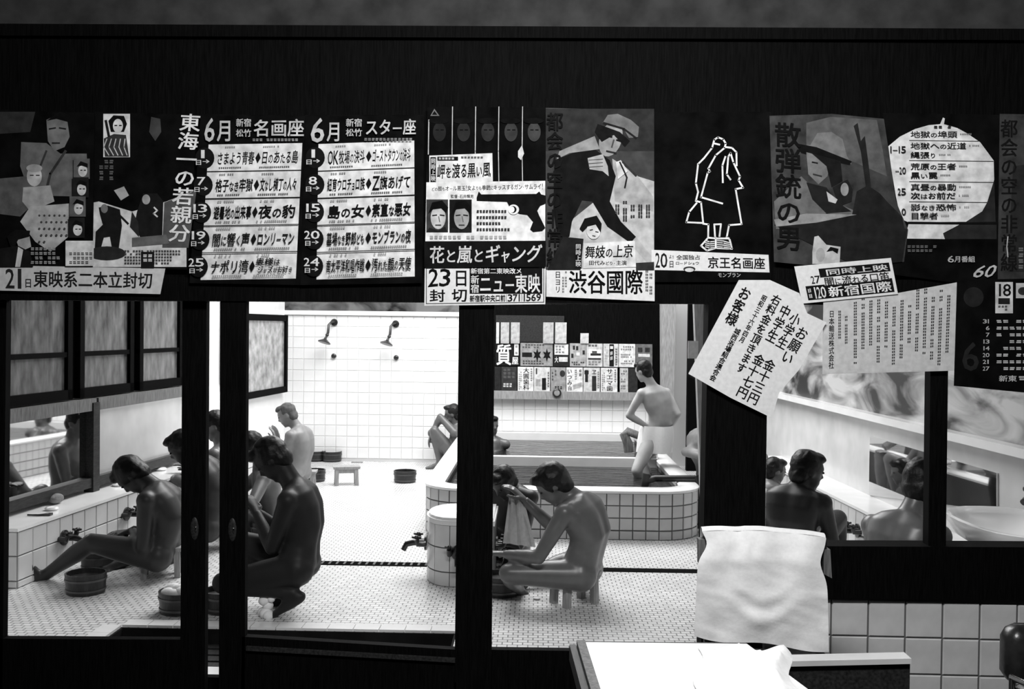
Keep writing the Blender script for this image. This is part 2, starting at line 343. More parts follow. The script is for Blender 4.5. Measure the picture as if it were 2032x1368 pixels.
# framed mirrors
def framed_mirror(Y0, Y1, m, label, left=True):
    o = lbox(MB(), Y0, Y1, .05, .056, .44, .98).build('wall_mirror', m)
    tag(o, label, 'mirror')
    lbox(MB(), Y0-.05, Y1+.05, .04, .1, .96, 1.05).build('top_rail', GREYW, o)
    lbox(MB(), Y0-.05, Y1+.05, .04, .1, .40, .47).build('bottom_rail', BLACKW, o)
    if left: lbox(MB(), Y0-.08, Y0+.02, .04, .11, .366, 1.02).build('side_post', BLACKW, o)
    lbox(MB(), Y1-.01, Y1+.08, .04, .11, .366, 1.02).build('side_post', BLACKW, o)
    return o
framed_mirror(6.12, 7.18, MIRROR, 'clear mirror in a dark wooden frame above the washing counter')
framed_mirror(7.31, 9.0, FOGM, 'steamed-up mirror in a dark wooden frame above the washing counter', False)
def faucet(loc, rz, label, group):
    o = empty('faucet', loc, label, 'faucet', group); o.rotation_euler.z = rz; L = Vector(loc)
    # built facing -Y: two knobs and a bent spout
    def P(mb, n, m=METAL): mb.build(n, m, o, 50)
    P(MB().lathe([(.0, 0), (.05, 0), (.05, .012), (.02, .016)], L, 16, ax=(0, -1, 0)), 'wall_flange')
    P(MB().tube([L+Vector(v) for v in ((0, 0, 0), (0, -.08, 0), (0, -.13, -.012), (0, -.15, -.05))], [.02, .02, .019, .017], 12), 'spout')
    for sx in (-1, 1):
        P(MB().tube([L+Vector(v) for v in ((sx*.055, 0, 0), (sx*.055, -.05, 0), (sx*.055, -.06, .03))], .018, 10), 'valve')
        h = MB()
        for a in range(4):
            d = Vector((math.cos(a*math.pi/2), math.sin(a*math.pi/2), 0))*.03; h.tube([L+Vector((sx*.055, -.06, .04)), L+Vector((sx*.055, -.06, .045))+d], [.009, .007], 8)
        P(h.ell(L+Vector((sx*.055, -.06, .045)), (.014, .014, .012)), 'handle')
    return o
for i, (px, py) in enumerate(((115, 1075), (245, 1020))):
    a = atZ(px, py, .2); 
    Y = 6.37 if i == 0 else 7.2
    faucet((LW(Y)+.338, Y, .205), math.pi/2-LA, ['dark brass double faucet at the counter end, above the feet of the seated bather',
           'dark brass double faucet beside the head-bowed bather'][i], 'faucets of the washing counter')
faucet((LW(8.2)+.338, 8.2, .205), math.pi/2-LA, 'dark brass double faucet hidden between the bathers behind the door stiles', 'faucets of the washing counter')
# small things on the counter
def soap(px, py, rx, ry, m, name, label, cat):
    p = atZ(px, py, .365); o = MB().lathe([(0, 0), (rx*.8, 0), (rx, .012), (rx*.8, .024), (0, .026)], p, 16).build(name, m, None, 60); tag(o, label, cat); return o
soap(103, 1013, .045, .03, PORC, 'soap_bar', 'white oval soap bar on the counter near its end', 'soap')
soap(235, 965, .05, .04, PORC, 'soap_dish', 'white soap dish on the counter beside the bowed head', 'soap dish')
soap(318, 934, .055, .04, PORC, 'soap_bar', 'large pale soap bar on the counter under the steamed mirror', 'soap')
p = atZ(110, 1000, .365); m_ = MB()
m_.ell(p+Vector((0, 0, .035)), (.05, .07, .035)); tag(m_.build('sponge', mat('wet_sponge', .22, .9, .1, .4, 30, .5), None, 60), 'grey loofah sponge lying against the mirror rail', 'sponge')
p = atZ(70, 1025, .365)
rz = MB().tube([p+Vector(v) for v in ((-.05, 0, .008), (.02, .0, .008), (.07, .03, .008))], [.006, .007, .01], 8)
o = rz.build('razor', METAL, None, 60); tag(o, 'small dark razor lying on the counter end', 'razor')
MB().box(p+Vector((.05, .01, .002)), p+Vector((.09, .05, .016))).build('razor_head', METAL, o)

# ------------------------------------------------------------------ bath tub
TX0, TX1, TY0, TY1, TR, TH = -.86, 1.28, 7.55, 11.69, .34, .385
def tub_path(inset, n=8):
    r = TR-inset; pts = []
    x0, x1, y0, y1 = TX0+inset, TX1-inset, TY0+inset, TY1-inset
    pts.append((x0, y1))
    for i in range(n+1):
        a = math.pi + i/n*math.pi/2; pts.append((x0+r+r*math.cos(a), y0+r+r*math.sin(a)))
    for i in range(n+1):
        a = 1.5*math.pi + i/n*math.pi/2; pts.append((x1-r+r*math.cos(a), y0+r+r*math.sin(a)))
    pts.append((x1, y1)); return pts
tubm = MB(); o_, i_ = tub_path(0), tub_path(.13)
tubm.loft([[Vector((a[0], a[1], z)) for a, z in ((A, 0), (A, TH-.03), (B, TH-.03), (B, 0))] for A, B in zip(o_, i_)])
tub = tubm.build('bath_tub', GROUTD); tag(tub, 'white tiled bath tub with rounded corners and a smooth rim', 'bath tub')
rim = MB(); ps = [tub_path(d) for d in (-.012, -.016, 0, .13, .146, .142)]; zs = (TH-.03, TH-.012, TH, TH, TH-.012, TH-.05)
rim.loft([[Vector((ps[k][i][0], ps[k][i][1], zs[k])) for k in range(6)] for i in range(len(ps[0]))]); rim.build('rim', TILE, tub, 50)
MB().box((TX0+.13, 9.38, 0), (TX1-.13, 9.48, TH)).build('divider', TILE, tub)
MB().box((TX0+.1, TY1-.12, 0), (TX1-.1, TY1, TH-.004)).build('back_rim', TILE, tub)
fb = MB().box((.99, 9.34, TH), (1.15, 9.5, TH+.125)).build('valve_box', TILE, tub)
MB().box((1.005, 9.335, TH+.01), (1.135, 9.345, TH+.11)).build('valve_niche', mat('niche_grey', .2, .6), fb)
MB().ell((1.075, 9.325, TH+.055), (.02, .02, .03)).build('valve_knob', METAL, fb, 60)
path = []; ww = .1
acc = tub_path(0, 24)
# tiles spaced along the outer face: left side, corner, front, corner
segs = []
for a, b in zip(acc[:-1], acc[1:]):
    a, b = Vector(a), Vector(b); segs.append((a, b, (b-a).length))
tot = sum(s[2] for s in segs); tt = tile_mesh('tub_tile', ww, .094, .006, TILE2, .006); tt4 = tile_mesh('tub_tile', ww, .07, .006, TILE2, .006); nn = int((TY1-TY0-TR)/ww)
s0 = (TY1-TY0-TR) % ww + ww/2; k = 0; Lmax = (TY1-TY0-TR)+TR*math.pi + (TX1-TX0-2*TR)+.05
while s0+k*ww < Lmax:
    d = s0+k*ww; k += 1; u = d
    for a, b, l in segs:
        if u <= l: break
        u -= l
    p = a.lerp(b, u/l); t = (b-a).normalized()
    if p.y > 10.6: continue
    for r in range(4):
        z = .352-.094/2-r*.094+.003
        if z < .04: z = .035
        if r == 3: continue
        put('tub_tile', tt, (p.x, p.y, z), tub, math.atan2(t.y, t.x))
    put('tub_tile', tt4, (p.x, p.y, .036), tub, math.atan2(t.y, t.x))
mb = MB(); ip = tub_path(.14)
wat = MB().add([(x, y, .30) for x, y in ip], [tuple(range(len(ip)))]).add([(x, y, .18) for x, y in ip], [tuple(range(len(ip)-1, -1, -1))]).build('bath_water', WATER)
tag(wat, 'dark rippled hot water filling the white tub', 'water'); wat['kind'] = 'stuff'
# handrail pipe at the tub corner
pipe = MB().tube([atY(1282, 955, 8.0), atY(1300, 950, 8.0), atY(1380, 950, 8.0)], .027, 12).build('grab_rail', mat('dark_iron_pipe', .03, .4, .5, metal=.5), None, 50)
tag(pipe, 'dark iron pipe rail bending over the rim at the tub corner', 'pipe')
MB().tube([atY(1384, 945, 8.0), atY(1390, 962, 7.98), atY(1388, 1050, 7.9)], [.036, .036, .034], 12).build('upright', MATS['dark_iron_pipe'], pipe, 50)
MB().tube([atY(1283, 940, 8.0), atY(1279, 968, 8.0), atY(1278, 985, 8.0)], .032, 12).build('elbow', MATS['dark_iron_pipe'], pipe, 50)
# spout behind the valve box
sp = MB().tube([atY(1300, 884, 10.2), atY(1270, 866, 10.2), atY(1244, 856, 10.2), atY(1238, 862, 10.2), atY(1246, 880, 10.2), atY(1248, 898, 10.2)], [.04, .04, .042, .045, .05, .05], 12).build('water_spout', GREYW, None, 60)
tag(sp, 'grey wooden water spout curving over the tub beside the valve box', 'spout')
# tiled island in front of the tub
isl = empty('washing_island', (-.45, 6.36, 0), 'white tiled washing island with a rounded end before the tub', 'counter')
ipts = [(-.68+.16-.16*math.cos(a), 6.4+.28*math.sin(a)*(-1)) for a in [math.pi*(i/12) for i in range(13)]]
base = [(-.52+.16*math.cos(a), 6.36+.26*math.sin(a)) for a in [math.pi/2+math.pi*i/10 for i in range(11)]]+[(-.25, 6.1), (-.25, 6.62)]
def prism(mb, poly, z0, z1):
    n = len(poly); return mb.add([(x, y, z0) for x, y in poly]+[(x, y, z1) for x, y in poly], [tuple(range(n-1, -1, -1)), tuple(range(n, 2*n))]+[(i, (i+1) % n, n+(i+1) % n, n+i) for i in range(n)])
def grow(poly, s, c=(-.45, 6.36)): return [(c[0]+(x-c[0])*s, c[1]+(y-c[1])*s) for x, y in poly]
prism(MB(), base, 0, .38).build('core', GROUTD, isl)
prism(prism(MB(), grow(base, 1.04), .38, .41), grow(base, .98), .41, .425).build('cap', TILE, isl)
for j in range(3):
    z0, z1 = ((.004, .085), (.093, .235), (.243, .377))[j]
    bb = base
    for i in range(len(bb)-2):
        pass
    # facets: curved end in four tiles, the straight front in four
    cuts = [0, 3, 5, 8, 10]
    for a, b in zip(cuts[:-1], cuts[1:]):
        q = [Vector((*bb[k], 0)) for k in range(a, b+1)]; c_ = Vector((-.52, 6.36, 0)); m2 = MB()
        qi = [v.lerp(q[len(q)//2], .03) for v in q]; qo = [v+(v-c_).normalized()*.007 for v in qi]
        n = len(q); vs = [(v.x, v.y, z0) for v in qo]+[(v.x, v.y, z1) for v in qo]+[(v.x, v.y, z0) for v in qi]+[(v.x, v.y, z1) for v in qi]
        fs = [(i, i+1, n+i+1, n+i) for i in range(n-1)]+[(n+i, n+i+1, 3*n+i+1, 3*n+i) for i in range(n-1)]+[(2*n+i, 2*n+i+1, i+1, i) for i in range(n-1)]+[(0, n, 3*n, 2*n), (n-1, 3*n-1, 4*n-1, 2*n-1)]
        m2.add(vs, fs).build('island_tile', TILE2, isl, 40)
    for i in range(2):
        x0 = -.52+i*.135; MB().box((x0+.003, 6.093, z0), (x0+.132, 6.1, z1)).build('island_tile', TILE2, isl)
faucet((-.69, 6.36, .215), -math.pi/2, 'dark brass double faucet on the rounded end of the tiled island', 'faucets of the island')
faucet((-.46, 6.09, .215), 0, 'dark brass double faucet on the island front beside the black door stile', 'faucets of the island')
faucet((-.245, 6.36, .215), math.pi/2, 'bright brass double faucet on the island above the bucket', 'faucets of the island')

# ------------------------------------------------------------------ right washing counter, mirror and basin
cr = rw_box(MB(), 5.75, 9.9, 0, .27, 0, .345).build('washing_counter', GROUTD); tag(cr, 'pale tiled washing counter along the dividing wall below the mural', 'counter')
rw_box(MB(), 5.73, 9.9, 0, .285, .345, .365).build('counter_top', TILE, cr)
tr_ = tile_mesh('counter_tile', .15, .165, .006, TILE2, .004)
for c in range(27):
    Y = 5.75+.075+c*.15
    for z in (.087, .257): put('counter_tile', tr_, (RW(Y)-.27, Y, z), cr, -math.pi/2+RA)
faucet((RW(7.05)-.276, 7.05, .2), -math.pi/2+RA, 'dark brass double faucet beside the dark-haired bather behind the window', 'faucets of the dividing wall')
def on_rw(px, py, off=0):
    r = ray(px, py); t = (2.54-off+7.46*.044)/(r.x+.044*r.y); return Vector((0, 0, H))+r*t
q = [on_rw(*p, .012) for p in ((1726, 866), (1977, 939), (1977, 1014), (1724, 983))]; dv = Vector((.012, 0, 0))
tag(MB().hexa(q, [v+dv for v in q]).build('wall_mirror', MIRROR), 'frameless mirror fixed to the dividing wall above the wash basin', 'mirror')
# wash basin
bc = Vector((2.36, 4.92, .62)); bm = MB(); N = 28
def oval(ax, ay, z, dx=0): return [bc+Vector((dx+ax*math.copysign(abs(math.cos(t))**.8, math.cos(t)), ay*math.copysign(abs(math.sin(t))**.8, math.sin(t)), z)) for t in [2*math.pi*i/N for i in range(N)]]
bm.loft([oval(.1, .14, -.12), oval(.24, .36, -.03), oval(.275, .42, .03), oval(.28, .425, .06), oval(.265, .41, .065), oval(.235, .36, .035), oval(.17, .27, -.02), oval(.05, .07, -.035)])
bas = bm.build('wash_basin', PORC, None, 60); tag(bas, 'white porcelain wash basin under the mirror on the dividing wall', 'wash basin')
MB().tube([bc+Vector(v) for v in ((.2, .2, .06), (.2, .2, .15), (.15, .17, .16), (.1, .14, .13))], [.026, .024, .02, .018], 10).build('tap', METAL, bas, 50)
MB().tube([bc+Vector((.13, .2, .19)), bc+Vector((.27, .2, .19))], .012, 8).build('tap_handle', METAL, bas, 50)
MB().tube([bc+Vector((.2, .2, .14)), bc+Vector((.2, .2, .19))], .012, 8).build('tap_stem', METAL, bas, 50)
MB().lathe([(0, 0), (.02, 0), (.018, .004), (0, .004)], bc+Vector((0, 0, -.034)), 14).build('drain_plug', METAL, bas, 50)
MB().tube([bc+Vector((.1, 0, -.1)), bc+Vector((.1, 0, -.61))], .05, 12).build('pedestal', PORC, bas, 50)

# ------------------------------------------------------------------ showers on the back wall
for i, (px, py) in enumerate(((663, 640), (785, 643))):
    c = atY(px, py, BY-.02); L = ['dark shower head on the white wall above the wooden stool', 'dark shower head on the white wall above the lone bucket'][i]
    o = empty('shower', (c.x, BY-.006, c.z), L, 'shower', 'showers on the white tiled wall')
    MB().lathe([(0, 0), (.042, 0), (.042, .015), (.02, .02), (0, .02)], (c.x, BY-.006, c.z), 18, ax=(0, -1, 0)).build('flange', METAL, o, 50)
    e = c+Vector((-.05, -.1, -.12)); g = c+Vector((-.075, -.13, -.2))
    MB().tube([c, c+Vector((-.02, -.05, .005)), c+Vector((-.045, -.09, -.03)), e, g], [.014, .014, .014, .016, .012], 10).build('arm', METAL, o, 50)
    MB().ell(e+Vector((-.008, -.01, -.03)), (.022, .022, .018)).build('swivel', METAL, o, 60)
    MB().lathe([(.014, 0), (.02, .02), (.075, .055), (.075, .065), (0, .066)], g+Vector((.005, 0, .02)), 18, ax=(-.25, -.25, -1)).build('rose', METAL, o, 50)
    v = atY(px-1+2*i, py+67, BY-.03); vb = MB().lathe([(0, 0), (.028, 0), (.03, .02), (.02, .03), (0, .03)], (v.x, BY-.006, v.z), 14, ax=(0, -1, 0)).build('valve', METAL, o, 50)

# ------------------------------------------------------------------ buckets and stools
def make_bucket(loc, label):
    o = empty('wooden_bucket', loc, label, 'bucket', 'black wooden wash buckets'); L = Vector(loc)
    MB().lathe([(0, .015), (0, 0), (.108, 0), (.118, .12), (.108, .12), (.1, .02), (0, .02)], L, 24).build('tub_wall', BUCKET, o, 40)
    for z, r in ((.025, .1108), (.085, .1158)): MB().lathe([(r, z-.006), (r+.004, z-.006), (r+.004, z+.006), (r, z+.006)], L, 24).build('hoop', HOOP, o, 40)
    return o
def make_stool(loc, rz, label):
    o = empty('bath_stool', loc, label, 'stool', 'low wooden bath stools'); L = Vector(loc)
    MB().hexa([L+Vector(v) for v in ((-.13, -.085, .165), (.13, -.085, .165), (.13, .085, .165), (-.13, .085, .165))], [L+Vector(v) for v in ((-.135, -.09, .19), (.135, -.09, .19), (.135, .09, .19), (-.135, .09, .19))]).build('seat', PALEW, o)
    for sx in (-1, 1):
        for sy in (-1, 1): MB().hexa([L+Vector(v) for v in ((sx*.10-.018, sy*.065-.02, 0), (sx*.10+.018, sy*.065-.02, 0), (sx*.10+.018, sy*.065+.02, 0), (sx*.10-.018, sy*.065+.02, 0))],
            [L+Vector(v) for v in ((sx*.095-.018, sy*.062-.02, .166), (sx*.095+.018, sy*.062-.02, .166), (sx*.095+.018, sy*.062+.02, .166), (sx*.095-.018, sy*.062+.02, .166))]).build('leg', PALEW, o)
        MB().box(L+Vector((sx*.097-.012, -.06, .1)), L+Vector((sx*.097+.012, .06, .166))).build('end_rail', PALEW, o)
    for sy in (-1, 1): MB().box(L+Vector((-.09, sy*.062-.01, .125)), L+Vector((.09, sy*.062+.01, .166))).build('side_rail', PALEW, o)
    o.rotation_euler.z = rz; return o
bk = [((155, 1185), 'black wooden bucket standing before the shin of the head-bowed bather'),
      ((184, 1136), 'black wooden bucket against the counter behind the bent shin'),
      ((345, 1224), 'black wooden bucket in front of the squatting bather, towel inside'),
      ((435, 1222), 'black wooden bucket seen through the gap between the sliding doors'),
      ((623, 917), 'black wooden bucket at the white wall right behind the close-cropped bather'),
      ((655, 918), 'black wooden bucket standing alone at the foot of the white wall'),
      ((619, 958), 'black wooden bucket beside the hip of the close-cropped bather'),
      ((801, 960), 'lone black wooden bucket on the open floor below a shower'),
      ((521, 1072), 'black wooden bucket between the bowed bather and the squatting bather'),
      ((1000, 1152), 'black wooden bucket under the island faucet beside the soapy knee')]
b0 = None
for (px, py), lab in bk:
    p = atZ(px, py, 0); p.z = .0; p.y += .1
    if px == 1000: p.y = 5.96; p.x = -.2
    if b0 is None: b0 = make_bucket(p, lab)
    else: copy_tree(b0, p, random.uniform(0, 6), lab)
p = atZ(338, 1224, 0); p.y += .1
towb = MB()
for i in range(7): towb.ell(p+Vector((random.uniform(-.05, .06), random.uniform(-.05, .05), .105+random.uniform(0, .02))), (.045, .035, .03))
tag(towb.build('hand_towel', CLOTH, None, 70), 'crumpled white hand towel heaped in the bucket before the squatting bather', 'towel')
STL = [((313, 1148), .3, 'low wooden stool under the head-bowed bather at the counter'),
       ((425, 1092), .2, 'low wooden stool under the bather behind the sliding door stiles'),
       ((685, 964), .25, 'empty low wooden stool on the wet floor before the white wall'),
       ((598, 975), .1, 'low wooden stool under the close-cropped bather'),
       ((1140, 1203), .6, 'low wooden stool under the soapy bather beside the island')]
s0_ = None; SP = []
for (px, py), rz, lab in STL:
    p = atZ(px, py, 0); p.z = 0; p.y += .06; SP.append(p)
    if s0_ is None: s0_ = make_stool(p, rz, lab)
    else: copy_tree(s0_, p, rz, lab)
p = atZ(527, 1225, 0); tb = MB()
for i, (a, b, c, r) in enumerate(((0, 0, .02, .035), (.01, .01, .06, .03), (-.01, 0, .09, .03), (.03, 0, .1, .022), (.05, 0, .115, .015), (.02, -.02, .015, .03), (-.02, .02, .02, .03))): tb.ell(p+Vector((a, b, c)), (r, r, r*.9))
tag(tb.build('wrung_towel', CLOTH, None, 70), 'wrung white towel on the floor beneath the squatting bather', 'towel')
p = atZ(1065, 1190, 0); tag(MB().lathe([(0, 0), (.02, 0), (.022, .01), (0, .014)], p, 12).build('soap_bar', PORC, None, 60), 'tiny white soap bar on the mosaic floor below the soapy bather', 'soap')
p = atZ(714, 914, 0); p.y = 11.6; tag(MB().box(p+Vector((-.06, -.02, 0)), p+Vector((.07, .02, .012))).build('soap_box', PALEW), 'thin pale soap box on the floor at the shower wall', 'soap box')

# ------------------------------------------------------------------ people
def remesh(mb, vox, it, name):
    me = mb.mesh(name+'_raw', [], Vector((0, 0, 0))); o = bpy.data.objects.new(name+'_raw', me); COL.objects.link(o)
    r = o.modifiers.new('r', 'REMESH'); r.mode = 'VOXEL'; r.voxel_size = vox
    s = o.modifiers.new('s', 'SMOOTH'); s.factor = .5; s.iterations = it
    dg = bpy.context.evaluated_depsgraph_get(); out = bpy.data.meshes.new_from_object(o.evaluated_get(dg))
    bpy.data.objects.remove(o); bpy.data.meshes.remove(me); return out
def ik(a, target, hint, l1, l2):
    d = target-a; D = d.length
    if D > (l1+l2)*.995: target = a+d.normalized()*(l1+l2)*.995; d = target-a; D = d.length
    if D < abs(l1-l2)+.02: D = abs(l1-l2)+.02; target = a+d.normalized()*D; d = target-a
    n = d.normalized(); x = (l1*l1-l2*l2+D*D)/(2*D); h = math.sqrt(max(0, l1*l1-x*x)); k = hint-a; k = k-n*k.dot(n)
    k = k.normalized() if k.length > 1e-4 else n.orthogonal().normalized()
    return a+n*x+k*h, target
def spline(P, t):
    n = len(P)-1; f = min(t*n, n-1e-6); i = int(f); u = f-i
    p0, p1, p2, p3 = P[max(i-1, 0)], P[i], P[i+1], P[min(i+2, n)]
    return .5*((2*p1)+(p2-p0)*u+(2*p0-5*p1+4*p2-p3)*u*u+(3*p1-p0-3*p2+p3)*u**3)
def hand_mb(wrist, d, nrm, s, side, curl=.5):
    d = d.normalized(); nrm = (nrm-d*nrm.dot(d)).normalized(); lat = d.cross(nrm)*side
    mb = MB()
    def ring(c, a, b): return [c+lat*a*math.cos(t)+nrm*b*math.sin(t) for t in [2*math.pi*i/10 for i in range(10)]]
    mb.loft([ring(wrist-d*.03*s, .026*s, .02*s), ring(wrist+d*.02*s, .03*s, .018*s), ring(wrist+d*.06*s, .04*s, .016*s), ring(wrist+d*.095*s, .04*s, .013*s)])
    for i, (off, ln) in enumerate(((-.03, .062), (-.01, .075), (.011, .07), (.031, .054))):
        p = wrist+d*.085*s+lat*off*s; pts = [p]; dd = d.copy()
        for k in range(3):
            dd = (dd+nrm*curl*.55).normalized(); p = p+dd*ln*s*(.5, .32, .24)[k]; pts.append(p)
        mb.tube(pts, [.0095*s, .009*s, .0082*s, .0068*s], 8)
    p = wrist+d*.025*s-lat*.024*s; t1 = p+(d*.5-lat*.75+nrm*.25).normalized()*.042*s; t2 = t1+(d*.85-lat*.3+nrm*.35).normalized()*.034*s; t3 = t2+(d*.9+nrm*.4).normalized()*.024*s
    mb.tube([p, t1, t2, t3], [.015*s, .012*s, .0105*s, .008*s], 8); return mb
def person(label, Y, pel, sh, head, yaw, face, arms, legs, skin, s=1.0, mid=None, hair=True, group=None, toes=None, vox=.011, hipyaw=None, curl=.5, waterline=None):
    """joints are (px, py, dY): a pixel and a depth offset from the body's own depth Y"""
    def J(j): return atY(j[0], j[1], Y+j[2])
    pel, sh, hd = J(pel), J(sh), J(head)
    dirv = lambda a: Vector((math.cos(math.radians(a)), math.sin(math.radians(a)), 0))
    up = (sh-pel).normalized(); f = dirv(yaw); fh = dirv(hipyaw if hipyaw is not None else yaw)
    lat = Vector((-f.y, f.x, 0)); lath = Vector((-fh.y, fh.x, 0))            # towards the left hand
    mb = MB()
    P = [pel-up*.05*s, pel+up*.05*s, J(mid) if mid else pel.lerp(sh, .5)-f*.035*s, pel.lerp(sh, .82)-f*.03*s, sh+up*.03*s]
    prof = [(.0, .13, .085), (.1, .165, .108), (.22, .163, .107), (.38, .138, .098), (.52, .15, .108), (.68, .168, .112), (.82, .172, .098), (.92, .125, .07), (1, .065, .055)]
    rings = []; n = 32
    for t, a, b in prof:
        c = spline(P, t); tg = (spline(P, min(1, t+.03))-spline(P, max(0, t-.03))).normalized(); l = lath.lerp(lat, min(1, t*1.3)).normalized()
        l = (l-tg*l.dot(tg)).normalized(); w_ = tg.cross(l)
        rings.append([c+l*a*s*math.copysign(abs(math.cos(q))**.85, math.cos(q))+w_*b*s*(1-.13*math.exp(-((q-math.pi/2)/.2)**2))*math.copysign(abs(math.sin(q))**.85, math.sin(q)) for q in [2*math.pi*i/n for i in range(n)]])
    mb.loft(rings)
    # head
    fd = dirv(face[0])*math.cos(math.radians(face[1]))+Vector((0, 0, math.sin(math.radians(face[1])))); hl = Vector((-math.sin(math.radians(face[0])), math.cos(math.radians(face[0])), 0)); hu = fd.cross(hl).normalized()
    A = (fd, hl, hu)
    mb.ell(hd+hu*.02*s, (.094*s, .074*s, .094*s), A, 20, 14)                 # skull
    mb.ell(hd-hu*.045*s+fd*.03*s, (.058*s, .055*s, .07*s), A)                 # face and jaw
    mb.ell(hd-hu*.098*s+fd*.062*s, (.02*s, .022*s, .017*s), A, 10, 6)          # chin
    mb.tube([hd+fd*.085*s+hu*.012*s, hd+fd*.104*s-hu*.022*s, hd+fd*.088*s-hu*.034*s], [.009*s, .014*s, .011*s], 8)
    mb.ell(hd+fd*.082*s+hu*.028*s, (.014*s, .05*s, .011*s), A, 10, 6)          # brow
    mb.ell(hd+fd*.083*s-hu*.062*s, (.012*s, .024*s, .008*s), A, 10, 6)         # lips
    for q in (-1, 1): mb.ell(hd+hl*q*.075*s-hu*.005*s-fd*.008*s, (.019*s, .009*s, .031*s), A, 10, 6)
    mb.tube([sh-up*.01*s, sh.lerp(hd-hu*.05*s-fd*.02*s, .55), hd-hu*.045*s-fd*.02*s], [.066*s, .055*s, .056*s], 14)
    hands = []
    for q, arm in zip((1, -1), arms):
        S0 = sh+lat*q*.165*s-up*.055*s; el, ha = ik(S0, J(arm[1]), J(arm[0]), .285*s, .255*s)
        mb.tube([sh+lat*q*.07*s-up*.035*s, S0], [.06*s, .056*s], 12); mb.ell(S0, (.06*s,)*3)
        mb.tube([S0, S0.lerp(el, .4), el], [.054*s, .05*s, .039*s], 12); mb.ell(el, (.04*s,)*3)
        mb.tube([el, el.lerp(ha, .3), ha], [.039*s, .042*s, .026*s], 12)
        hands.append(hand_mb(ha, (ha-el) if len(arm) < 3 else Vector(arm[2]), (f*.3-Vector((0, 0, 1))) if len(arm) < 4 else Vector(arm[3]), s, q, curl))
    for q, leg in zip((1, -1), legs):
        h0 = pel+lath*q*.09*s-up*.02*s; kn, an = ik(h0, J(leg[1]), J(leg[0]), .41*s, .39*s)
        mb.ell(h0, (.098*s,)*3); mb.tube([h0, h0.lerp(kn, .45), kn], [.094*s, .083*s, .06*s], 14); mb.ell(kn, (.06*s,)*3)
        mb.tube([kn, kn.lerp(an, .3), kn.lerp(an, .7), an], [.056*s, .059*s, .043*s, .035*s], 12)
        td = Vector(leg[2]).normalized() if len(leg) > 2 else fh*.96-Vector((0, 0, .28)); ft = td.cross(Vector((0, 0, 1)))
        ft = ft.normalized() if ft.length > .05 else lath
        fu = ft.cross(td).normalized()
        if fu.z < 0: fu = -fu
        c0 = an-fu*.035*s
        def fr(c, a, b): return [c+ft*a*s*math.cos(t)+fu*b*s*math.sin(t) for t in [2*math.pi*i/10 for i in range(10)]]
        mb.loft([fr(c0-td*.055*s, .02, .018), fr(c0-td*.03*s, .033, .034), fr(c0+td*.04*s, .036, .04), fr(c0+td*.11*s-fu*.012*s, .045, .024), fr(c0+td*.165*s-fu*.018*s, .043, .016), fr(c0+td*.185*s-fu*.02*s, .03, .009)])
        mb.ell(an, (.037*s,)*3)
    body = remesh(mb, vox, 5, 'person'); hm = [remesh(h, .0055*s, 3, 'hand') for h in hands]
    bm = bmesh.new(); bm.from_mesh(body)
    for h in hm: bm.from_mesh(h)
    zs = [v.co.z for v in bm.verts]; base = Vector((pel.x, pel.y, min(zs)))
    bmesh.ops.translate(bm, verts=bm.verts, vec=-base); bm.to_mesh(body); bm.free()
    for h in hm: bpy.data.meshes.remove(h)
    body.name = 'person'; body.materials.clear(); body.materials.append(skin); body.shade_smooth()
    o = bpy.data.objects.new('person', body); COL.objects.link(o); place(o, base); tag(o, label, 'person', group)
    if hair:
        big = 1.0 if hair is True else hair; hb = MB()
        hb.ell(hd+hu*.034*s-fd*.018*s, (.094*s*big, .084*s*big, .094*s*big), A, 26, 18)
        hb.ell(hd-hu*.02*s-fd*.05*s, (.055*s*big, .075*s*big, .075*s*big), A, 20, 12)
        hb.ell(hd+hu*.085*s+fd*.045*s, (.055*s*big, .06*s*big, .034*s*big), A, 16, 10)
        for v in hb.v: v += (v-hd).normalized()*noise.noise(v*38)*.009*s
        hm_ = remesh(hb, .008*s, 1, 'hair'); hm_.name = 'hair'; hm_.materials.clear(); hm_.materials.append(HAIR if hair is True or hair > 1 else STUB); hm_.shade_smooth()
        bmv = bmesh.new(); bmv.from_mesh(hm_); bmesh.ops.translate(bmv, verts=bmv.verts, vec=-hd); bmv.to_mesh(hm_); bmv.free()
        h = bpy.data.objects.new('hair', hm_); COL.objects.link(h); place(h, hd, o)
    for q in (-1, 1): MB().ell(hd+hl*q*.032*s+fd*.083*s+hu*.008*s, (.008*s, .015*s, .007*s), A, 10, 6).build('eye', mat('dark_eye', .01, .2), o, 60)
    return o

# seated bather with bowed head at the counter
person('shade-dark bather with bowed head seated sideways at the washing counter', 6.2, (322, 1092, 0), (308, 968, 0), (262, 944, 0), 180, (180, -62),
       [((276, 1062, -.1), (262, 1052, .02), (-.6, .2, -.3)), ((285, 1065, .2), (256, 1056, .1))],
       [((200, 1078, -.12), (84, 1146, -.1), (-.2, -.15, .9)), ((225, 1104, .6), (202, 1132, .12))], SKIN_SHADE, 1.0, mid=(342, 1030, 0), hair=1.08)
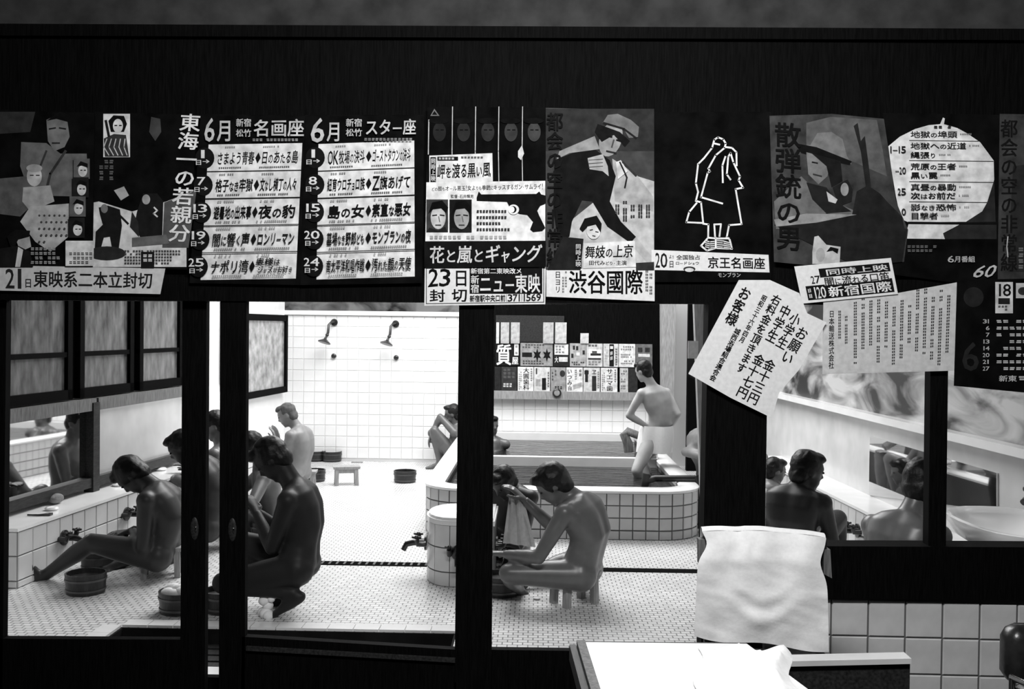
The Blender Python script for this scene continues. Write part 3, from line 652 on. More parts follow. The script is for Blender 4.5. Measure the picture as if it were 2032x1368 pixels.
# bather between the stiles
person('bather leaning forward on a stool half hidden behind the sliding door stiles', 7.0, (422, 1040, 0), (395, 915, 0), (362, 888, 0), 175, (185, -35),
       [((372, 1000, -.1), (335, 985, 0)), ((370, 990, .2), (335, 975, .15))], [((335, 1030, -.1), (325, 1100, -.1)), ((340, 1020, .2), (330, 1085, .2))], SKIN_SHADE, 1.0, mid=(428, 975, 0))
person('bather behind, with a raised dark head showing between the door stiles', 8.05, (450, 990, 0), (440, 885, 0), (426, 845, 0), 175, (190, -20),
       [((410, 950, -.1), (380, 940, 0)), ((410, 950, .2), (380, 930, .15))], [((370, 980, -.1), (365, 1050, -.1)), ((372, 975, .2), (365, 1040, .2))], SKIN_M, 1.0)
person('bather bending over a bucket behind the squatting one', 7.6, (528, 1045, .1), (517, 935, 0), (503, 888, -.05), 200, (205, -50),
       [((510, 1000, -.25), (520, 1030, -.15)), ((480, 990, .1), (500, 1020, 0))], [((470, 1035, -.15), (465, 1095, -.1)), ((475, 1020, .2), (470, 1080, .2))], SKIN_M, 1.0)
# squatting bather
person('dark squatting bather with bowed head in front of the white floor', 5.5, (596, 1115, 0), (584, 965, 0), (540, 912, 0), 180, (180, -46),
       [((552, 1050, -.14), (508, 1016, .02)), ((545, 1040, .18), (500, 1010, .12))],
       [((450, 1110, -.1), (582, 1178, -.1), (-.8, 0, -.45)), ((430, 1085, .16), (564, 1172, .14), (-.8, 0, -.45))], mat('deep_shade_skin', .02, .5, .18, .12, 14), 1.0, mid=(604, 1045, 0), hair=1.05)  # near-black skin colour carries this bather's own shade
# shaven elder
person('close-cropped elderly bather with a pale wrinkled back, seated by the white wall', 9.3, (592, 935, 0), (592, 852, 0), (570, 824, 0), 165, (180, -25),
       [((567, 900, -.12), (553, 872, 0), (-.3, 0, 1)), ((560, 900, .2), (548, 874, .15), (-.3, 0, 1))], [((535, 935, -.1), (535, 980, -.1)), ((540, 930, .2), (535, 975, .2))], SKIN_LIT, .92, mid=(600, 895, 0), hair=.95)
# resting by the tub
person('bather resting by the tub with arms draped over raised knees', 11.25, (904, 903, 0), (905, 848, 0), (898, 822, 0), 180, (180, -8),
       [((880, 858, -.1), (856, 864, -.05), (-.35, 0, -1)), ((882, 855, .15), (856, 862, .12), (-.35, 0, -1))], [((868, 872, -.08), (872, 918, -.08), (-1, 0, -.1)), ((872, 868, .12), (885, 916, .1), (-1, 0, -.1))], SKIN_M, .92)
# head above the water
person('bather sunk to the shoulders in the tub, only the head beside the black stile', 10.6, (972, 945, 0), (974, 872, 0), (975, 846, 0), -90, (-60, 0),
       [((950, 905, .1), (962, 900, -.2)), ((998, 905, .1), (985, 902, -.2))], [((955, 905, -.25), (960, 945, -.2)), ((985, 905, -.25), (982, 945, -.2))], SKIN_M, .95)
# the pair washing in front of the tub
person('bather with soapy hair and bare shoulder behind the held towel', 6.85, (1004, 1085, 0), (1012, 970, 0), (1000, 958, -.1), 250, (230, -40),
       [((1045, 1045, .0), (1005, 1080, -.2)), ((965, 1040, 0), (985, 1080, -.2))], [((1020, 1085, -.38), (1000, 1135, -.2)), ((960, 1085, -.3), (965, 1135, -.15))], SKIN_SHADE, .95, hair=1.02)
person('soapy-backed bather on a stool reaching out to wash beside the island', 5.72, (1158, 1128, .04), (1146, 992, 0), (1098, 962, 0), 150, (178, -40),
       [((1078, 1085, -.16), (1000, 1100, -.02)), ((1085, 1010, .22), (1040, 992, .24))],
       [((1000, 1112, -.32), (1030, 1172, .26)), ((1040, 1120, .8), (1030, 1150, .36))], SKIN_M, 1.0, mid=(1172, 1062, 0), hipyaw=165, hair=1.06)
# youngster at the far side of the tub, towel around the hips
jn = person('slim young bather with a white hip towel stepping across the tub corner', 8.9, (1305, 868, 0), (1297, 771, 0), (1277, 737, 0), 118, (140, -18),
       [((1276, 815, -.05), (1287, 848, -.04)), ((1334, 812, .02), (1328, 850, .1))], [((1284, 905, -.05), (1279, 978, .02), (-.5, .8, 0)), ((1300, 915, .1), (1298, 975, .1), (-.5, .8, 0))], SKIN_BRIGHT, .8, mid=(1312, 822, 0))
tw_ = MB(); c1, c2 = atY(1304, 845, 8.9), atY(1299, 898, 8.9)
rr = [[c1.lerp(c2, t)+Vector((math.cos(a)*(.148+.01*math.sin(a*7))*w1, math.sin(a)*(.125+.012*math.sin(a*5+1))*w1, 0)) for a in [2*math.pi*i/40 for i in range(40)]] for t, w1 in ((0, .93), (.2, 1.0), (.6, 1.05), (1, 1.06))]
tw_.loft(rr, cap=False); tw_.loft([[v+(c1-v).normalized()*.006 if i == 0 else v-Vector((v.x-c1.x, v.y-c1.y, 0)).normalized()*.006 for v in r] for i, r in enumerate(rr)][::-1], cap=False)
wt = tw_.build('hip_towel', CLOTH, jn, 70)
person('bather crouching beyond the tub rim with only a bent arm and shoulder showing', 8.7, (1412, 940, 0), (1394, 858, .05), (1432, 818, .05), 20, (10, -20),
       [((1440, 905, .15), (1470, 900, .1)), ((1346, 922, -.05), (1396, 906, -.2))], [((1480, 930, .1), (1480, 990, .1)), ((1480, 935, -.15), (1485, 995, -.15))], SKIN_LIT, 1.0)
# behind the right-hand window
person('dark-haired bather seen from behind, turning toward the dividing wall', 6.0, (1572, 1085, 0), (1578, 975, 0), (1602, 935, 0), 55, (15, -12),
       [((1520, 1060, .05), (1560, 1090, .2)), ((1634, 1050, .05), (1620, 1075, .25))], [((1600, 1085, .35), (1610, 1160, .3)), ((1650, 1080, .2), (1660, 1150, .3))], SKIN_SHADE, 1.02)
person('small distant dark head between the black pillar and the seated bather', 8.2, (1520, 1010, 0), (1528, 960, 0), (1538, 935, 0), 40, (10, -10),
       [((1500, 1000, 0), (1520, 1020, .1)), ((1560, 1000, 0), (1560, 1020, .2))], [((1560, 1005, .2), (1560, 1065, .2)), ((1570, 1005, 0), (1575, 1065, .1))], SKIN_M, .9)
person('bather close behind the glass with rounded shoulders, facing the mirror', 4.85, (1780, 1165, 0), (1800, 1032, 0), (1832, 962, .05), 45, (40, -15),
       [((1738, 1140, .05), (1790, 1165, .25)), ((1870, 1120, .05), (1880, 1150, .25))], [((1850, 1150, .35), (1860, 1240, .35)), ((1900, 1140, .2), (1900, 1230, .3))], SKIN_M, 1.0, hair=1.06)
hp = bpy.data.objects['person.008']; fo = MB()
for i in range(6): fo.ell(atY(996+i*2.4, 940-abs(i-3)*2+i, 6.72)+Vector((0, random.uniform(-.02, .02), 0)), (.02, .02, .014))
fo.build('soap_foam', SOAP, hp, 70)
# towel held up between the pair
tq = [(1002, 1068, 6.0), (1003, 1030, 6.02), (1012, 985, 5.98), (1034, 984, 5.95), (1050, 998, 5.96), (1057, 1050, 5.98), (1062, 1085, 6.0)]
a_ = MB(); top = [atY(1010+i*3.2, 984+abs(i-4)*.8, 5.96+.02*math.sin(i*1.7)) for i in range(10)]; bot = [atY(998+i*7.2, 1078+i*1.0, 5.98+.03*math.sin(i*2.1)) for i in range(10)]
rows = [[t.lerp(b, k/8)+Vector((0, .012*math.sin(i*1.9+k*.5), 0)) for i, (t, b) in enumerate(zip(top, bot))] for k in range(9)]
vs = [v for r in rows for v in r]; fs = [(k*10+i, k*10+i+1, k*10+11+i, k*10+10+i) for k in range(8) for i in range(9)]
a_.add(vs, fs).add([v+Vector((0, .004, 0)) for v in vs], [f[::-1] for f in fs])
tag(a_.build('wash_towel', mat('wet_grey_cloth', .5, .9, .1, .1, 40, .2), None, 70), 'thin wet washing towel stretched from the hand of the soapy bather', 'towel')

# ------------------------------------------------------------------ furniture of the dressing room
tz = .72
a, b = atZ(1161, 1275, tz), atZ(1482, 1278, tz); c, d = atZ(1700, 1440, tz), atZ(1213, 1440, tz)
tb = empty('table', ((a.x+c.x)/2, (a.y+c.y)/2, 0), 'white-topped table with a dark wooden edge in front of the doors', 'table')
def slab(q, z0, z1): return MB().hexa([(v.x, v.y, z0) for v in q], [(v.x, v.y, z1) for v in q])
slab([d, c, b, a], tz-.03, tz).build('table_top', mat('white_enamel_top', .82, .35, .4, .03, 9), tb)
ln = (d-a).normalized(); nx = Vector((ln.y, -ln.x, 0)); nx = nx if nx.x < 0 else -nx
slab([d+nx*.024, d, a, a+nx*.024], tz-.05, tz+.006).build('edge_strip', GREYW, tb)
slab([d+nx*.044, d+nx*.026, a+nx*.026, a+nx*.044], tz-.05, tz-.006).build('edge_moulding', BLACKW, tb)
slab([a, b, b+Vector((0, .012, 0)), a+Vector((0, .012, 0))], tz-.06, tz-.001).build('edge_strip', BLACKW, tb)
for v in (a, b, c, d):
    e = v.lerp((a+c)/2, .08); MB().box((e.x-.025, e.y-.025, 0), (e.x+.025, e.y+.025, tz-.03)).build('leg', BLACKW, tb)
# crumpled cloth on the table
cl = MB(); nxn, nyn = 26, 18; grid = []
for j in range(nyn):
    for i in range(nxn):
        u, v = i/(nxn-1), j/(nyn-1)
        px = 1385+u*(170+40*v)+10*math.sin(v*9); py = 1289+v*125+6*math.sin(u*11)
        p = atZ(px, py, tz); e = min(u, 1-u, v, 1-v)
        p.z = tz+.004+min(1, e*6)*(.014+.03*abs(noise.noise(Vector((p.x*11, p.y*11, 3))))+.02*abs(noise.noise(Vector((p.x*30, p.y*12, 8))))); grid.append(p)
fs = [(j*nxn+i, j*nxn+nxn+i, j*nxn+nxn+i+1, j*nxn+i+1) for j in range(nyn-1) for i in range(nxn-1)]
cl.add(grid, fs).add([Vector((v.x, v.y, tz+.002)) for v in grid], [f[::-1] for f in fs])
tag(cl.build('cloth', CLOTH, None, 70), 'crumpled white cloth lying on the white table top', 'cloth')
# bench back beside the table
p0, p1 = atY(1536, 1322, 3.0), atY(1806, 1316, 3.0)
bn = MB().hexa([(p0.x, 3.0, .28), (p1.x, 3.0, .28), (p1.x, 3.035, .28), (p0.x, 3.035, .28)], [(p0.x, 3.0, p0.z), (p1.x, 3.0, p1.z), (p1.x, 3.035, p1.z), (p0.x, 3.035, p0.z)]).build('bench', BLACKW)
tag(bn, 'dark wooden bench with a pale top edge beside the table', 'bench')
MB().hexa([(p0.x, 2.99, p0.z), (p1.x, 2.99, p1.z), (p1.x, 3.05, p1.z), (p0.x, 3.05, p0.z)], [(p0.x, 2.99, p0.z+.016), (p1.x, 2.99, p1.z+.016), (p1.x, 3.05, p1.z+.016), (p0.x, 3.05, p0.z+.016)]).build('top_edge', mat('pale_edge_wood', .62, .4, .4, .1, 8), bn)  # top edge coloured paler than the board
MB().box((p0.x, 2.66, .38), (p1.x, 3.0, .41)).build('seat', BLACKW, bn)
for x in (p0.x+.01, p1.x-.05):
    for y in (2.68, 2.995): MB().box((x, y, 0), (x+.04, y+.035, .38)).build('leg', BLACKW, bn)
# chair carrying the towel
ch = empty('chair', (1.03, 3.55, 0), 'dark wooden chair standing under the hanging white towel', 'chair'); TYc = 3.66
tl_, tr2 = atY(1398, 1062, TYc), atY(1636, 1072, TYc)
for x in (tl_.x+.02, tr2.x-.02): MB().box((x-.016, TYc-.016, 0), (x+.016, TYc+.016, tl_.z-.012)).build('back_post', BLACKW, ch)
MB().box((tl_.x-.005, TYc-.014, tl_.z-.05), (tr2.x+.005, TYc+.014, tl_.z-.008)).build('top_rail', BLACKW, ch)
for z in (.55, .66): MB().box((tl_.x+.03, TYc-.008, z), (tr2.x-.03, TYc+.008, z+.04)).build('back_slat', BLACKW, ch)
MB().box((tl_.x, TYc-.40, .40), (tr2.x, TYc+.01, .43)).build('seat', BLACKW, ch)
for x in (tl_.x+.02, tr2.x-.02): MB().box((x-.016, TYc-.39, 0), (x+.016, TYc-.36, .40)).build('front_leg', BLACKW, ch)
for x, px, py in ((tl_.x-.012, 1392, 1085), (tr2.x+.004, 1640, 1105)):
    q = atY(px, py, TYc); MB().hexa([(x-.01, TYc-.02, q.z-.06), (x+.02, TYc-.02, q.z-.075), (x+.02, TYc+.02, q.z-.075), (x-.01, TYc+.02, q.z-.06)], [(x-.012, TYc-.02, q.z+.03), (x+.012, TYc-.02, q.z+.03), (x+.012, TYc+.02, q.z+.03), (x-.012, TYc+.02, q.z+.03)]).build('back_ear', GREYW, ch)
# bath towel over the chair back
tw = MB(); nu, nv = 40, 34; front = []; 
TL, TRt, BRt, BL = (1388, 1056), (1640, 1068), (1645, 1293), (1378, 1262)
for j in range(nv):
    for i in range(nu):
        u, v = i/(nu-1), j/(nv-1)
        xl = TL[0]+(BL[0]-TL[0])*v+16*math.exp(-((v-.12)/.12)**2); xr = TRt[0]+(BRt[0]-TRt[0])*v-13*math.exp(-((v-.22)/.13)**2)
        px = xl+(xr-xl)*u
        yt = TL[1]+(TRt[1]-TL[1])*u-7*math.sin(math.pi*u); yb = BL[1]+(BRt[1]-BL[1])*u**.75+4*math.sin(u*9)
        py = yt+(yb-yt)*v
        sag = .5-.5*math.cos(2*math.pi*u); vf = .42+.38*sag
        fold = .022*math.exp(-((v-vf)/.07)**2)*sag**2 + .012*math.exp(-((v-vf+.18)/.06)**2)*sag**2
        fold += .012*math.sin(u*16+v*2)*math.exp(-v*2.2)+.01*noise.noise(Vector((u*5, v*4, 2)))+.008*math.exp(-((u-.36-.06*v)/.03)**2)*max(0, 1-v*1.4)
        fold = .75*fold+.004*noise.noise(Vector((u*9, v*3, 5)))+.003*noise.noise(Vector((u*4+v*6, v*14-u*5, 9)))
        front.append(atY(px, py, TYc-.03-.03*min(1, v*4)-fold))
fs = [(j*nu+i, j*nu+nu+i, j*nu+nu+i+1, j*nu+i+1) for j in range(nv-1) for i in range(nu-1)]
tw.add(front, fs); back = [v+Vector((0, .006, 0)) for v in front]; tw.add(back, [f[::-1] for f in fs])
n0 = len(front); topf = list(range(nu)); over = []
for k in range(7):
    for i in range(nu):
        v = front[i]; a2 = math.pi*k/6; over.append(Vector((v.x, TYc-.022*math.cos(a2)+(.0 if k < 6 else .004), v.z+.012*math.sin(a2)-(0 if k < 6 else .3))))
tw.add(over, [(k*nu+i, k*nu+i+1, k*nu+nu+i+1, k*nu+nu+i) for k in range(6) for i in range(nu-1)])
tag(tw.build('bath_towel', CLOTH, None, 80), 'large white bath towel draped over the chair back before the window sill', 'towel')
# leather chair corner
lc = Vector((1.745, 3.62, 0)); LEA = mat('black_leather', .02, .3, .5, .3, 30, .15)
lch = empty('leather_chair', lc, 'black leather chair back standing by the tiled wainscot', 'chair')
def rbox(mb, c, hx_, hy_, z0, z1, r=.05, n=6):
    ring = lambda ins, z: [Vector((c.x+sx*(hx_-r)+math.cos(t)*(r-ins) if True else 0, c.y+sy*(hy_-r)+math.sin(t)*(r-ins), z)) for sx, sy, t0 in ((1, 1, 0), (-1, 1, .5), (-1, -1, 1), (1, -1, 1.5)) for t in [math.pi*(t0+.5*k/n) for k in range(n+1)]]
    return mb.loft([ring(.02, z0), ring(0, z0+.03), ring(0, z1-.05), ring(.015, z1-.02), ring(.045, z1)])
rbox(MB(), lc+Vector((.12, 0, 0)), .17, .06, .35, atY(1990, 1238, 3.62).z).build('backrest', LEA, lch, 50)
rbox(MB(), lc+Vector((.12, -.3, 0)), .19, .24, .26, .38).build('seat', LEA, lch, 50)
for sx in (-.02, .26):
    for sy in (-.48, 0): MB().tube([lc+Vector((sx, sy, .3)), lc+Vector((sx-.03, sy-.01, 0))], .013, 10).build('leg', CHROME, lch, 50)
MB().tube([lc+Vector((-.06, -.1, .3)), lc+Vector((-.07, -.12, .4)), lc+Vector((-.055, -.3, .42))], .012, 10).build('arm_tube', CHROME, lch, 50)

# ------------------------------------------------------------------ printed matter
GL = {}
def glyph(ch):
    if ch in GL: return GL[ch]
    cu = bpy.data.curves.new('glyph', 'FONT'); cu.body = ch; cu.resolution_u = 2; cu.fill_mode = 'FRONT'
    o = bpy.data.objects.new('glyph', cu); COL.objects.link(o); dg = bpy.context.evaluated_depsgraph_get(); me = bpy.data.meshes.new_from_object(o.evaluated_get(dg))
    vs = [(v.co.x, v.co.y) for v in me.vertices]; fs = [tuple(p.vertices) for p in me.polygons]
    bpy.data.objects.remove(o); bpy.data.curves.remove(cu); bpy.data.meshes.remove(me)
    if vs:
        x0, x1 = min(v[0] for v in vs), max(v[0] for v in vs); y0, y1 = min(v[1] for v in vs), max(v[1] for v in vs)
        if ord(ch) < 0x2500:
            wd_ = .36 if ch in '1!(),' else .88; vs = [(.5-wd_/2+wd_*(x-x0)/max(x1-x0, .05), (y-y0)/max(y1-y0, .15) if ch not in '.-→' else y-y0+.35) for x, y in vs]
        else:
            k = max(1.0, x1-min(0, x0)); vs = [(x/k, (y+.12)/1.0) for x, y in vs]
    n = len(vs); allv = []; allf = []                 # heavier strokes: the same outline struck four times
    for k, (ox, oy) in enumerate(((-.016, -.012), (.016, -.012), (.016, .012), (-.016, .012))): allv += [(x+ox, y+oy) for x, y in vs]; allf += [tuple(i+k*n for i in f) for f in fs]
    GL[ch] = (allv, allf, max(1, n)); return GL[ch]
SMALL = {'の': .75, 'な': .7, 'き': .75, 'に': .7, 'く': .65, 'は': .75, 'と': .8, '◆': .55, 'い': .8, 'る': .85, 'を': .8, '1': .6, '2': .65, '(': .4, ')': .4, '・': .5, ' ': .6, '!': .4, 'が': .75, 'お': .85, 'ど': .75, 'も': .75, 'れ': .8, 'た': .8, 'ョ': .7, 'ャ': .7, 'ー': .8, 'り': .7, 'ら': .8, '→': 1.0}
def bil(q, u, v):
    a = (q[0][0]+(q[1][0]-q[0][0])*u, q[0][1]+(q[1][1]-q[0][1])*u); b = (q[3][0]+(q[2][0]-q[3][0])*u, q[3][1]+(q[2][1]-q[3][1])*u)
    return (a[0]+(b[0]-a[0])*v, a[1]+(b[1]-a[1])*v)
def R4(x0, y0, x1, y1): return [(x0, y0), (x1, y0), (x1, y1), (x0, y1)]
class Print:
    """a sheet on a plane Y: outline in photo pixels, lettering and flat printed shapes as children"""
    def __init__(s, name, poly, Y, m, label, cat='poster', group=None, thick=.0016):
        s.Y = Y; s.k = 0; s.back = poly; pts = [atY(x, y, Y) for x, y in poly]; n = len(pts)
        s.o = MB().add(pts+[p+Vector((0, thick, 0)) for p in pts], [tuple(range(n-1, -1, -1)), tuple(range(n, 2*n))]+[(i, (i+1) % n, n+(i+1) % n, n+i) for i in range(n)]).build(name, m)
        tag(s.o, label, cat, group); s.pm = MB(); s.mats = []
    def lay(s): s.k += 1; return s.Y-.0005-.00025*s.k
    def mi(s, g):
        m = ink(g)
        if m not in s.mats: s.mats.append(m)
        return s.mats.index(m)
    def poly(s, pts, g): y = s.lay(); s.pm.add([atY(px, py, y) for px, py in pts], [tuple(range(len(pts)))], s.mi(g)); return s
    def rect(s, x0, y0, x1, y1, g): return s.poly(R4(x0, y0, x1, y1), g)
    def disc(s, cx, cy, rx, ry, g, rot=0):
        c, q = math.cos(math.radians(rot)), math.sin(math.radians(rot))
        return s.poly([(cx+rx*math.cos(t)*c-ry*math.sin(t)*q, cy+rx*math.cos(t)*q+ry*math.sin(t)*c) for t in [2*math.pi*i/20 for i in range(20)]], g)
    def line(s, pts, w, g):
        y = s.lay(); i_ = s.mi(g)
        for a, b in zip(pts[:-1], pts[1:]):
            d = Vector((b[0]-a[0], b[1]-a[1])); L = d.length; d = d/max(L, .01); n = Vector((-d.y, d.x))*w/2; e = d*w*.35
            q = [(a[0]-e.x+n.x, a[1]-e.y+n.y), (b[0]+e.x+n.x, b[1]+e.y+n.y), (b[0]+e.x-n.x, b[1]+e.y-n.y), (a[0]-e.x-n.x, a[1]-e.y-n.y)]
            s.pm.add([atY(px, py, y) for px, py in q], [(0, 1, 2, 3)], i_)
        return s
    def ticks(s, q, rows, g, vertical=False, cell=None, fill=.72, dens=.88):
        y = s.lay(); i_ = s.mi(g); rnd = random.Random(len(s.pm.v)+rows)
        w = math.dist(q[0], q[1]); h = math.dist(q[0], q[3]); step = (h if not vertical else w)/rows; n = int((w if not vertical else h)/(cell or step*.9))
        for r in range(rows):
            e0 = rnd.uniform(0, .25) if vertical else 0; e1 = rnd.uniform(.7, 1)
            for c in range(n):
                t = (c+.5)/n
                if t < e0 or t > e1 or rnd.random() > dens: continue
                for sub in range(2):
                    a0 = (r+.5-fill/2+fill*.5*sub)/rows; a1 = a0+fill*.36/rows; jit = rnd.uniform(-.1, .1)/n
                    b0 = (c+.12)/n+max(0, jit); b1 = (c+.88)/n+min(0, jit)
                    uv = [(b0, a0), (b1, a0), (b1, a1), (b0, a1)] if not vertical else [(a0, b0), (a1, b0), (a1, b1), (a0, b1)]
                    s.pm.add([atY(*bil(q, *p), y) for p in uv], [(0, 1, 2, 3)], i_)
        return s
    def text(s, t, q, g, vertical=False, name='lettering', slant=0, size=None):
        y = s.lay(); mb = MB(); W = [SMALL.get(c, 1) for c in t] if not vertical else [1]*len(t); tot = sum(W); acc = 0
        for c, wd in zip(t, W):
            vs, fs, nv_ = glyph(c)
            if vs:
                pts = []
                for i_v, (x, z) in enumerate(vs):
                    if not vertical:
                        hh = 1 if (wd > .8 or ord(c) < 0x2500 or c == '◆') else .8
                        u = (acc+x*wd)/tot; v = 1-z*hh-(0 if hh == 1 else .02)
                    else:
                        if c == 'ー': x, z = 1-z, x
                        u = x; v = (acc+(1-z))/tot
                    pts.append(atY(*bil(q, u+slant*(v-.5), v), y-.00005*(i_v//nv_)))
                mb.add(pts, fs)
            acc += wd
        if mb.v: mb.build(name, ink(g), s.o)
        return s
    def done(s):
        if s.pm.v:
            b = s.back; c = (sum(p[0] for p in b)/len(b), sum(p[1] for p in b)/len(b)); s.mats.append(s.o.data.materials[0])
            s.pm.add([atY(c[0]+(x-c[0])*.985, c[1]+(y-c[1])*.985, s.Y-.0004) for x, y in b], [tuple(range(len(b)))], len(s.mats)-1); s.pm.build('picture', s.mats, s.o)
        return s.o
PF = 4.125                                            # plane just in front of the head rail
WH, DK = .62, .012
# sheets at the left end
P = Print('poster', [(-40, 216), (188, 224), (186, 532), (-40, 532)], PF, PBLACK, 'dark film poster with a man in a robe and small portraits')
P.poly([(-40, 222), (70, 222), (60, 262), (-40, 268)], .04).poly([(42, 282), (92, 284), (120, 305), (172, 305), (176, 380), (150, 390), (60, 388), (40, 330)], .16)
P.poly([(92, 238), (118, 226), (136, 236), (138, 272), (128, 292), (108, 300), (95, 280)], .2).poly([(92, 240), (118, 222), (146, 230), (150, 262), (138, 270), (134, 242), (112, 236)], .008)
P.line([(98, 256), (110, 254)], 3, .02).line([(118, 254), (130, 256)], 3, .02).line([(104, 284), (118, 284)], 3, .03)
P.line([(92, 300), (72, 350)], 4, .05).line([(130, 300), (100, 345), (90, 385)], 5, .05).poly([(-40, 358), (50, 350), (80, 392), (40, 430), (-40, 420)], .12)
P.disc(68, 350, 15, 20, .42).disc(68, 334, 16, 8, .3).line([(60, 348), (66, 348)], 2, .03).line([(72, 348), (78, 348)], 2, .03).poly([(46, 372), (100, 368), (108, 400), (60, 420), (44, 400)], .3)
P.poly([(60, 410), (138, 404), (136, 470), (100, 500), (70, 480), (40, 440)], .34)
for i in range(26): P.disc(78+(i % 6)*10+(i//6 % 2)*4, 428+(i//6)*13, 2.2, 2.2, .08)
P.poly([(30, 470), (58, 466), (62, 490), (40, 500)], .3).poly([(14, 470), (30, 456), (60, 458), (58, 470), (36, 476), (24, 500)], .01).poly([(-10, 495), (36, 488), (60, 500), (66, 530), (-10, 530)], .015).poly([(36, 490), (46, 496), (40, 530), (30, 530)], .5)
for i, (x, yy) in enumerate(((162, 335), (160, 372), (154, 410), (152, 452))):
    P.rect(x-16, yy-20, x+16, yy+20, .02 if i % 2 else .14).disc(x+2, yy+4, 9, 12, .5).poly([(x-10, yy-4), (x-2, yy-15), (x+12, yy-10), (x+12, yy-2), (x, yy-6)], .01).line([(x-2, yy+3), (x+1, yy+3)], 2, .03).line([(x+5, yy+3), (x+8, yy+3)], 2, .03)
P.rect(130, 478, 186, 528, .55).ticks(R4(60, 490, 128, 526), 4, .25).ticks(R4(136, 500, 184, 526), 3, .1); P.done()
P = Print('poster', [(188, 222), (392, 228), (372, 535), (184, 532)], PF-.003, PBLACK, 'dark film poster with brushed white vertical title and crouching swordsmen')
P.rect(205, 226, 258, 312, .6).poly([(215, 240), (225, 229), (246, 230), (252, 246), (246, 262), (220, 262)], .01).disc(234, 250, 10, 14, .55).poly([(206, 275), (226, 266), (250, 268), (256, 311), (208, 311)], .05)
P.line([(210, 240), (216, 270)], 5, .02)
for i in range(5): P.line([(212+i*9, 276), (206+i*10, 292), (216+i*9, 308)], 2, .45)
P.line([(228, 249), (232, 249)], 2, .02).line([(237, 249), (241, 249)], 2, .02)
P.poly([(300, 232), (318, 236), (320, 262), (308, 280), (296, 262)], .06).ticks(R4(196, 316, 236, 360), 4, .12)
P.poly([(186, 402), (196, 400), (262, 420), (330, 400), (382, 380), (370, 488), (370, 530), (184, 530)], .5)
P.poly([(326, 402), (390, 378), (374, 492), (322, 492)], .1)
P.poly([(226, 378), (246, 370), (256, 388), (240, 398)], .3)
P.poly([(196, 412), (214, 408), (238, 416), (242, 448), (236, 492), (222, 492), (218, 470), (206, 472), (200, 494), (188, 494), (190, 460), (204, 446), (198, 425)], .015)
P.disc(212, 503, 38, 14, .03).disc(207, 414, 7, 9, .2).line([(238, 428), (254, 444)], 4, .015)
P.poly([(272, 420), (284, 384), (312, 384), (324, 400), (322, 470), (278, 470), (266, 450)], .015).disc(290, 396, 8, 10, .3).poly([(262, 472), (330, 466), (336, 484), (262, 490)], .14).line([(306, 412), (312, 418), (305, 424), (312, 430)], 3, .5)
P.poly([(262, 420), (274, 440), (276, 470), (258, 450)], .03)
P.ticks(R4(246, 496, 364, 526), 5, .1).rect(280, 500, 306, 532, .015).ticks(R4(283, 504, 303, 530), 3, .5)
P.text('キゲン', [(160, 486), (170, 486), (170, 520), (160, 520)], .06, True)
P.text('東海一の若親分', [(358, 224), (400, 226), (376, 482), (332, 480)], .62, True); P.done()
P = Print('poster_strip', [(-40, 526), (328, 533), (318, 584), (-40, 576)], PF-.006, PAPERD, 'pale paper strip announcing a double film opening on the 21st', 'paper strip')
P.text('21', [(10, 534), (48, 534), (48, 573), (10, 572)], .03).text('日', [(48, 552), (64, 552), (64, 572), (48, 572)], .03).text('東映系二本立封切', [(66, 536), (304, 540), (302, 574), (66, 571)], .02).done()
# the two June programmes
def programme(poly, white, head, rows, dates, label, big, tel, Y):
    P = Print('poster', poly, Y, PBLACK, label); P.poly(white, .58)
    n = 5; w0, w1, w2, w3 = white
    for i in range(n):
        a0, a1 = bil(white, 0, i/n), bil(white, 1, i/n); b0, b1 = bil(white, 0, (i+1)/n), bil(white, 1, (i+1)/n)
        if i: P.line([a0, a1], 1.8, .02)
        cx, cy = bil(white, 0, (i+.5)/n); P.disc(cx-6, cy, 19, 21, .012)
        P.text(dates[i], [(cx-26+(7 if len(dates[i]) < 2 else 0), cy-16), (cx+6-(7 if len(dates[i]) < 2 else 0), cy-16), (cx+6-(7 if len(dates[i]) < 2 else 0), cy), (cx-26+(7 if len(dates[i]) < 2 else 0), cy)], .6)
        P.text('日→', [(cx-26, cy+3), (cx+4, cy+3), (cx+4, cy+14), (cx-26, cy+14)], .6)
        q = [bil(white, .1, (i+.27)/n), bil(white, .97, (i+.25)/n), bil(white, .96, (i+.76)/n), bil(white, .095, (i+.78)/n)]
        l, r = rows[i]
        sp = .46 if not big else .45
        P.text(l, [bil(q, 0, 0), bil(q, sp, 0), bil(q, sp, 1), bil(q, 0, 1)], .012)
        P.text('◆', [bil(q, sp+.01, .1), bil(q, sp+.075, .1), bil(q, sp+.075, .9), bil(q, sp+.01, .9)], .012)
        if isinstance(r, str): P.text(r, [bil(q, sp+.085, 0), bil(q, 1, 0), bil(q, 1, 1), bil(q, sp+.085, 1)], .012)
        else:
            P.text(r[0], [bil(q, .54, -.1), bil(q, .84, -.1), bil(q, .84, .45), bil(q, .54, .45)], .012); P.text(r[1], [bil(q, .57, .5), bil(q, 1, .5), bil(q, 1, 1.05), bil(q, .57, 1.05)], .012)
        for u0, u1 in ((.13, .33), (.58, .8)): P.ticks([bil(white, u0, (i+.07)/n), bil(white, u1, (i+.06)/n), bil(white, u1, (i+.17)/n), bil(white, u0, (i+.18)/n)], 1, .22, cell=4, dens=.8)
        for u0, u1 in ((.12, .45), (.55, .92)): P.ticks([bil(white, u0, (i+.83)/n), bil(white, u1, (i+.82)/n), bil(white, u1, (i+.92)/n), bil(white, u0, (i+.93)/n)], 1, .16, cell=4)
    for t, q in head: P.text(t, q, .42)
    P.ticks(tel, 1, .22, cell=7); return P.done()
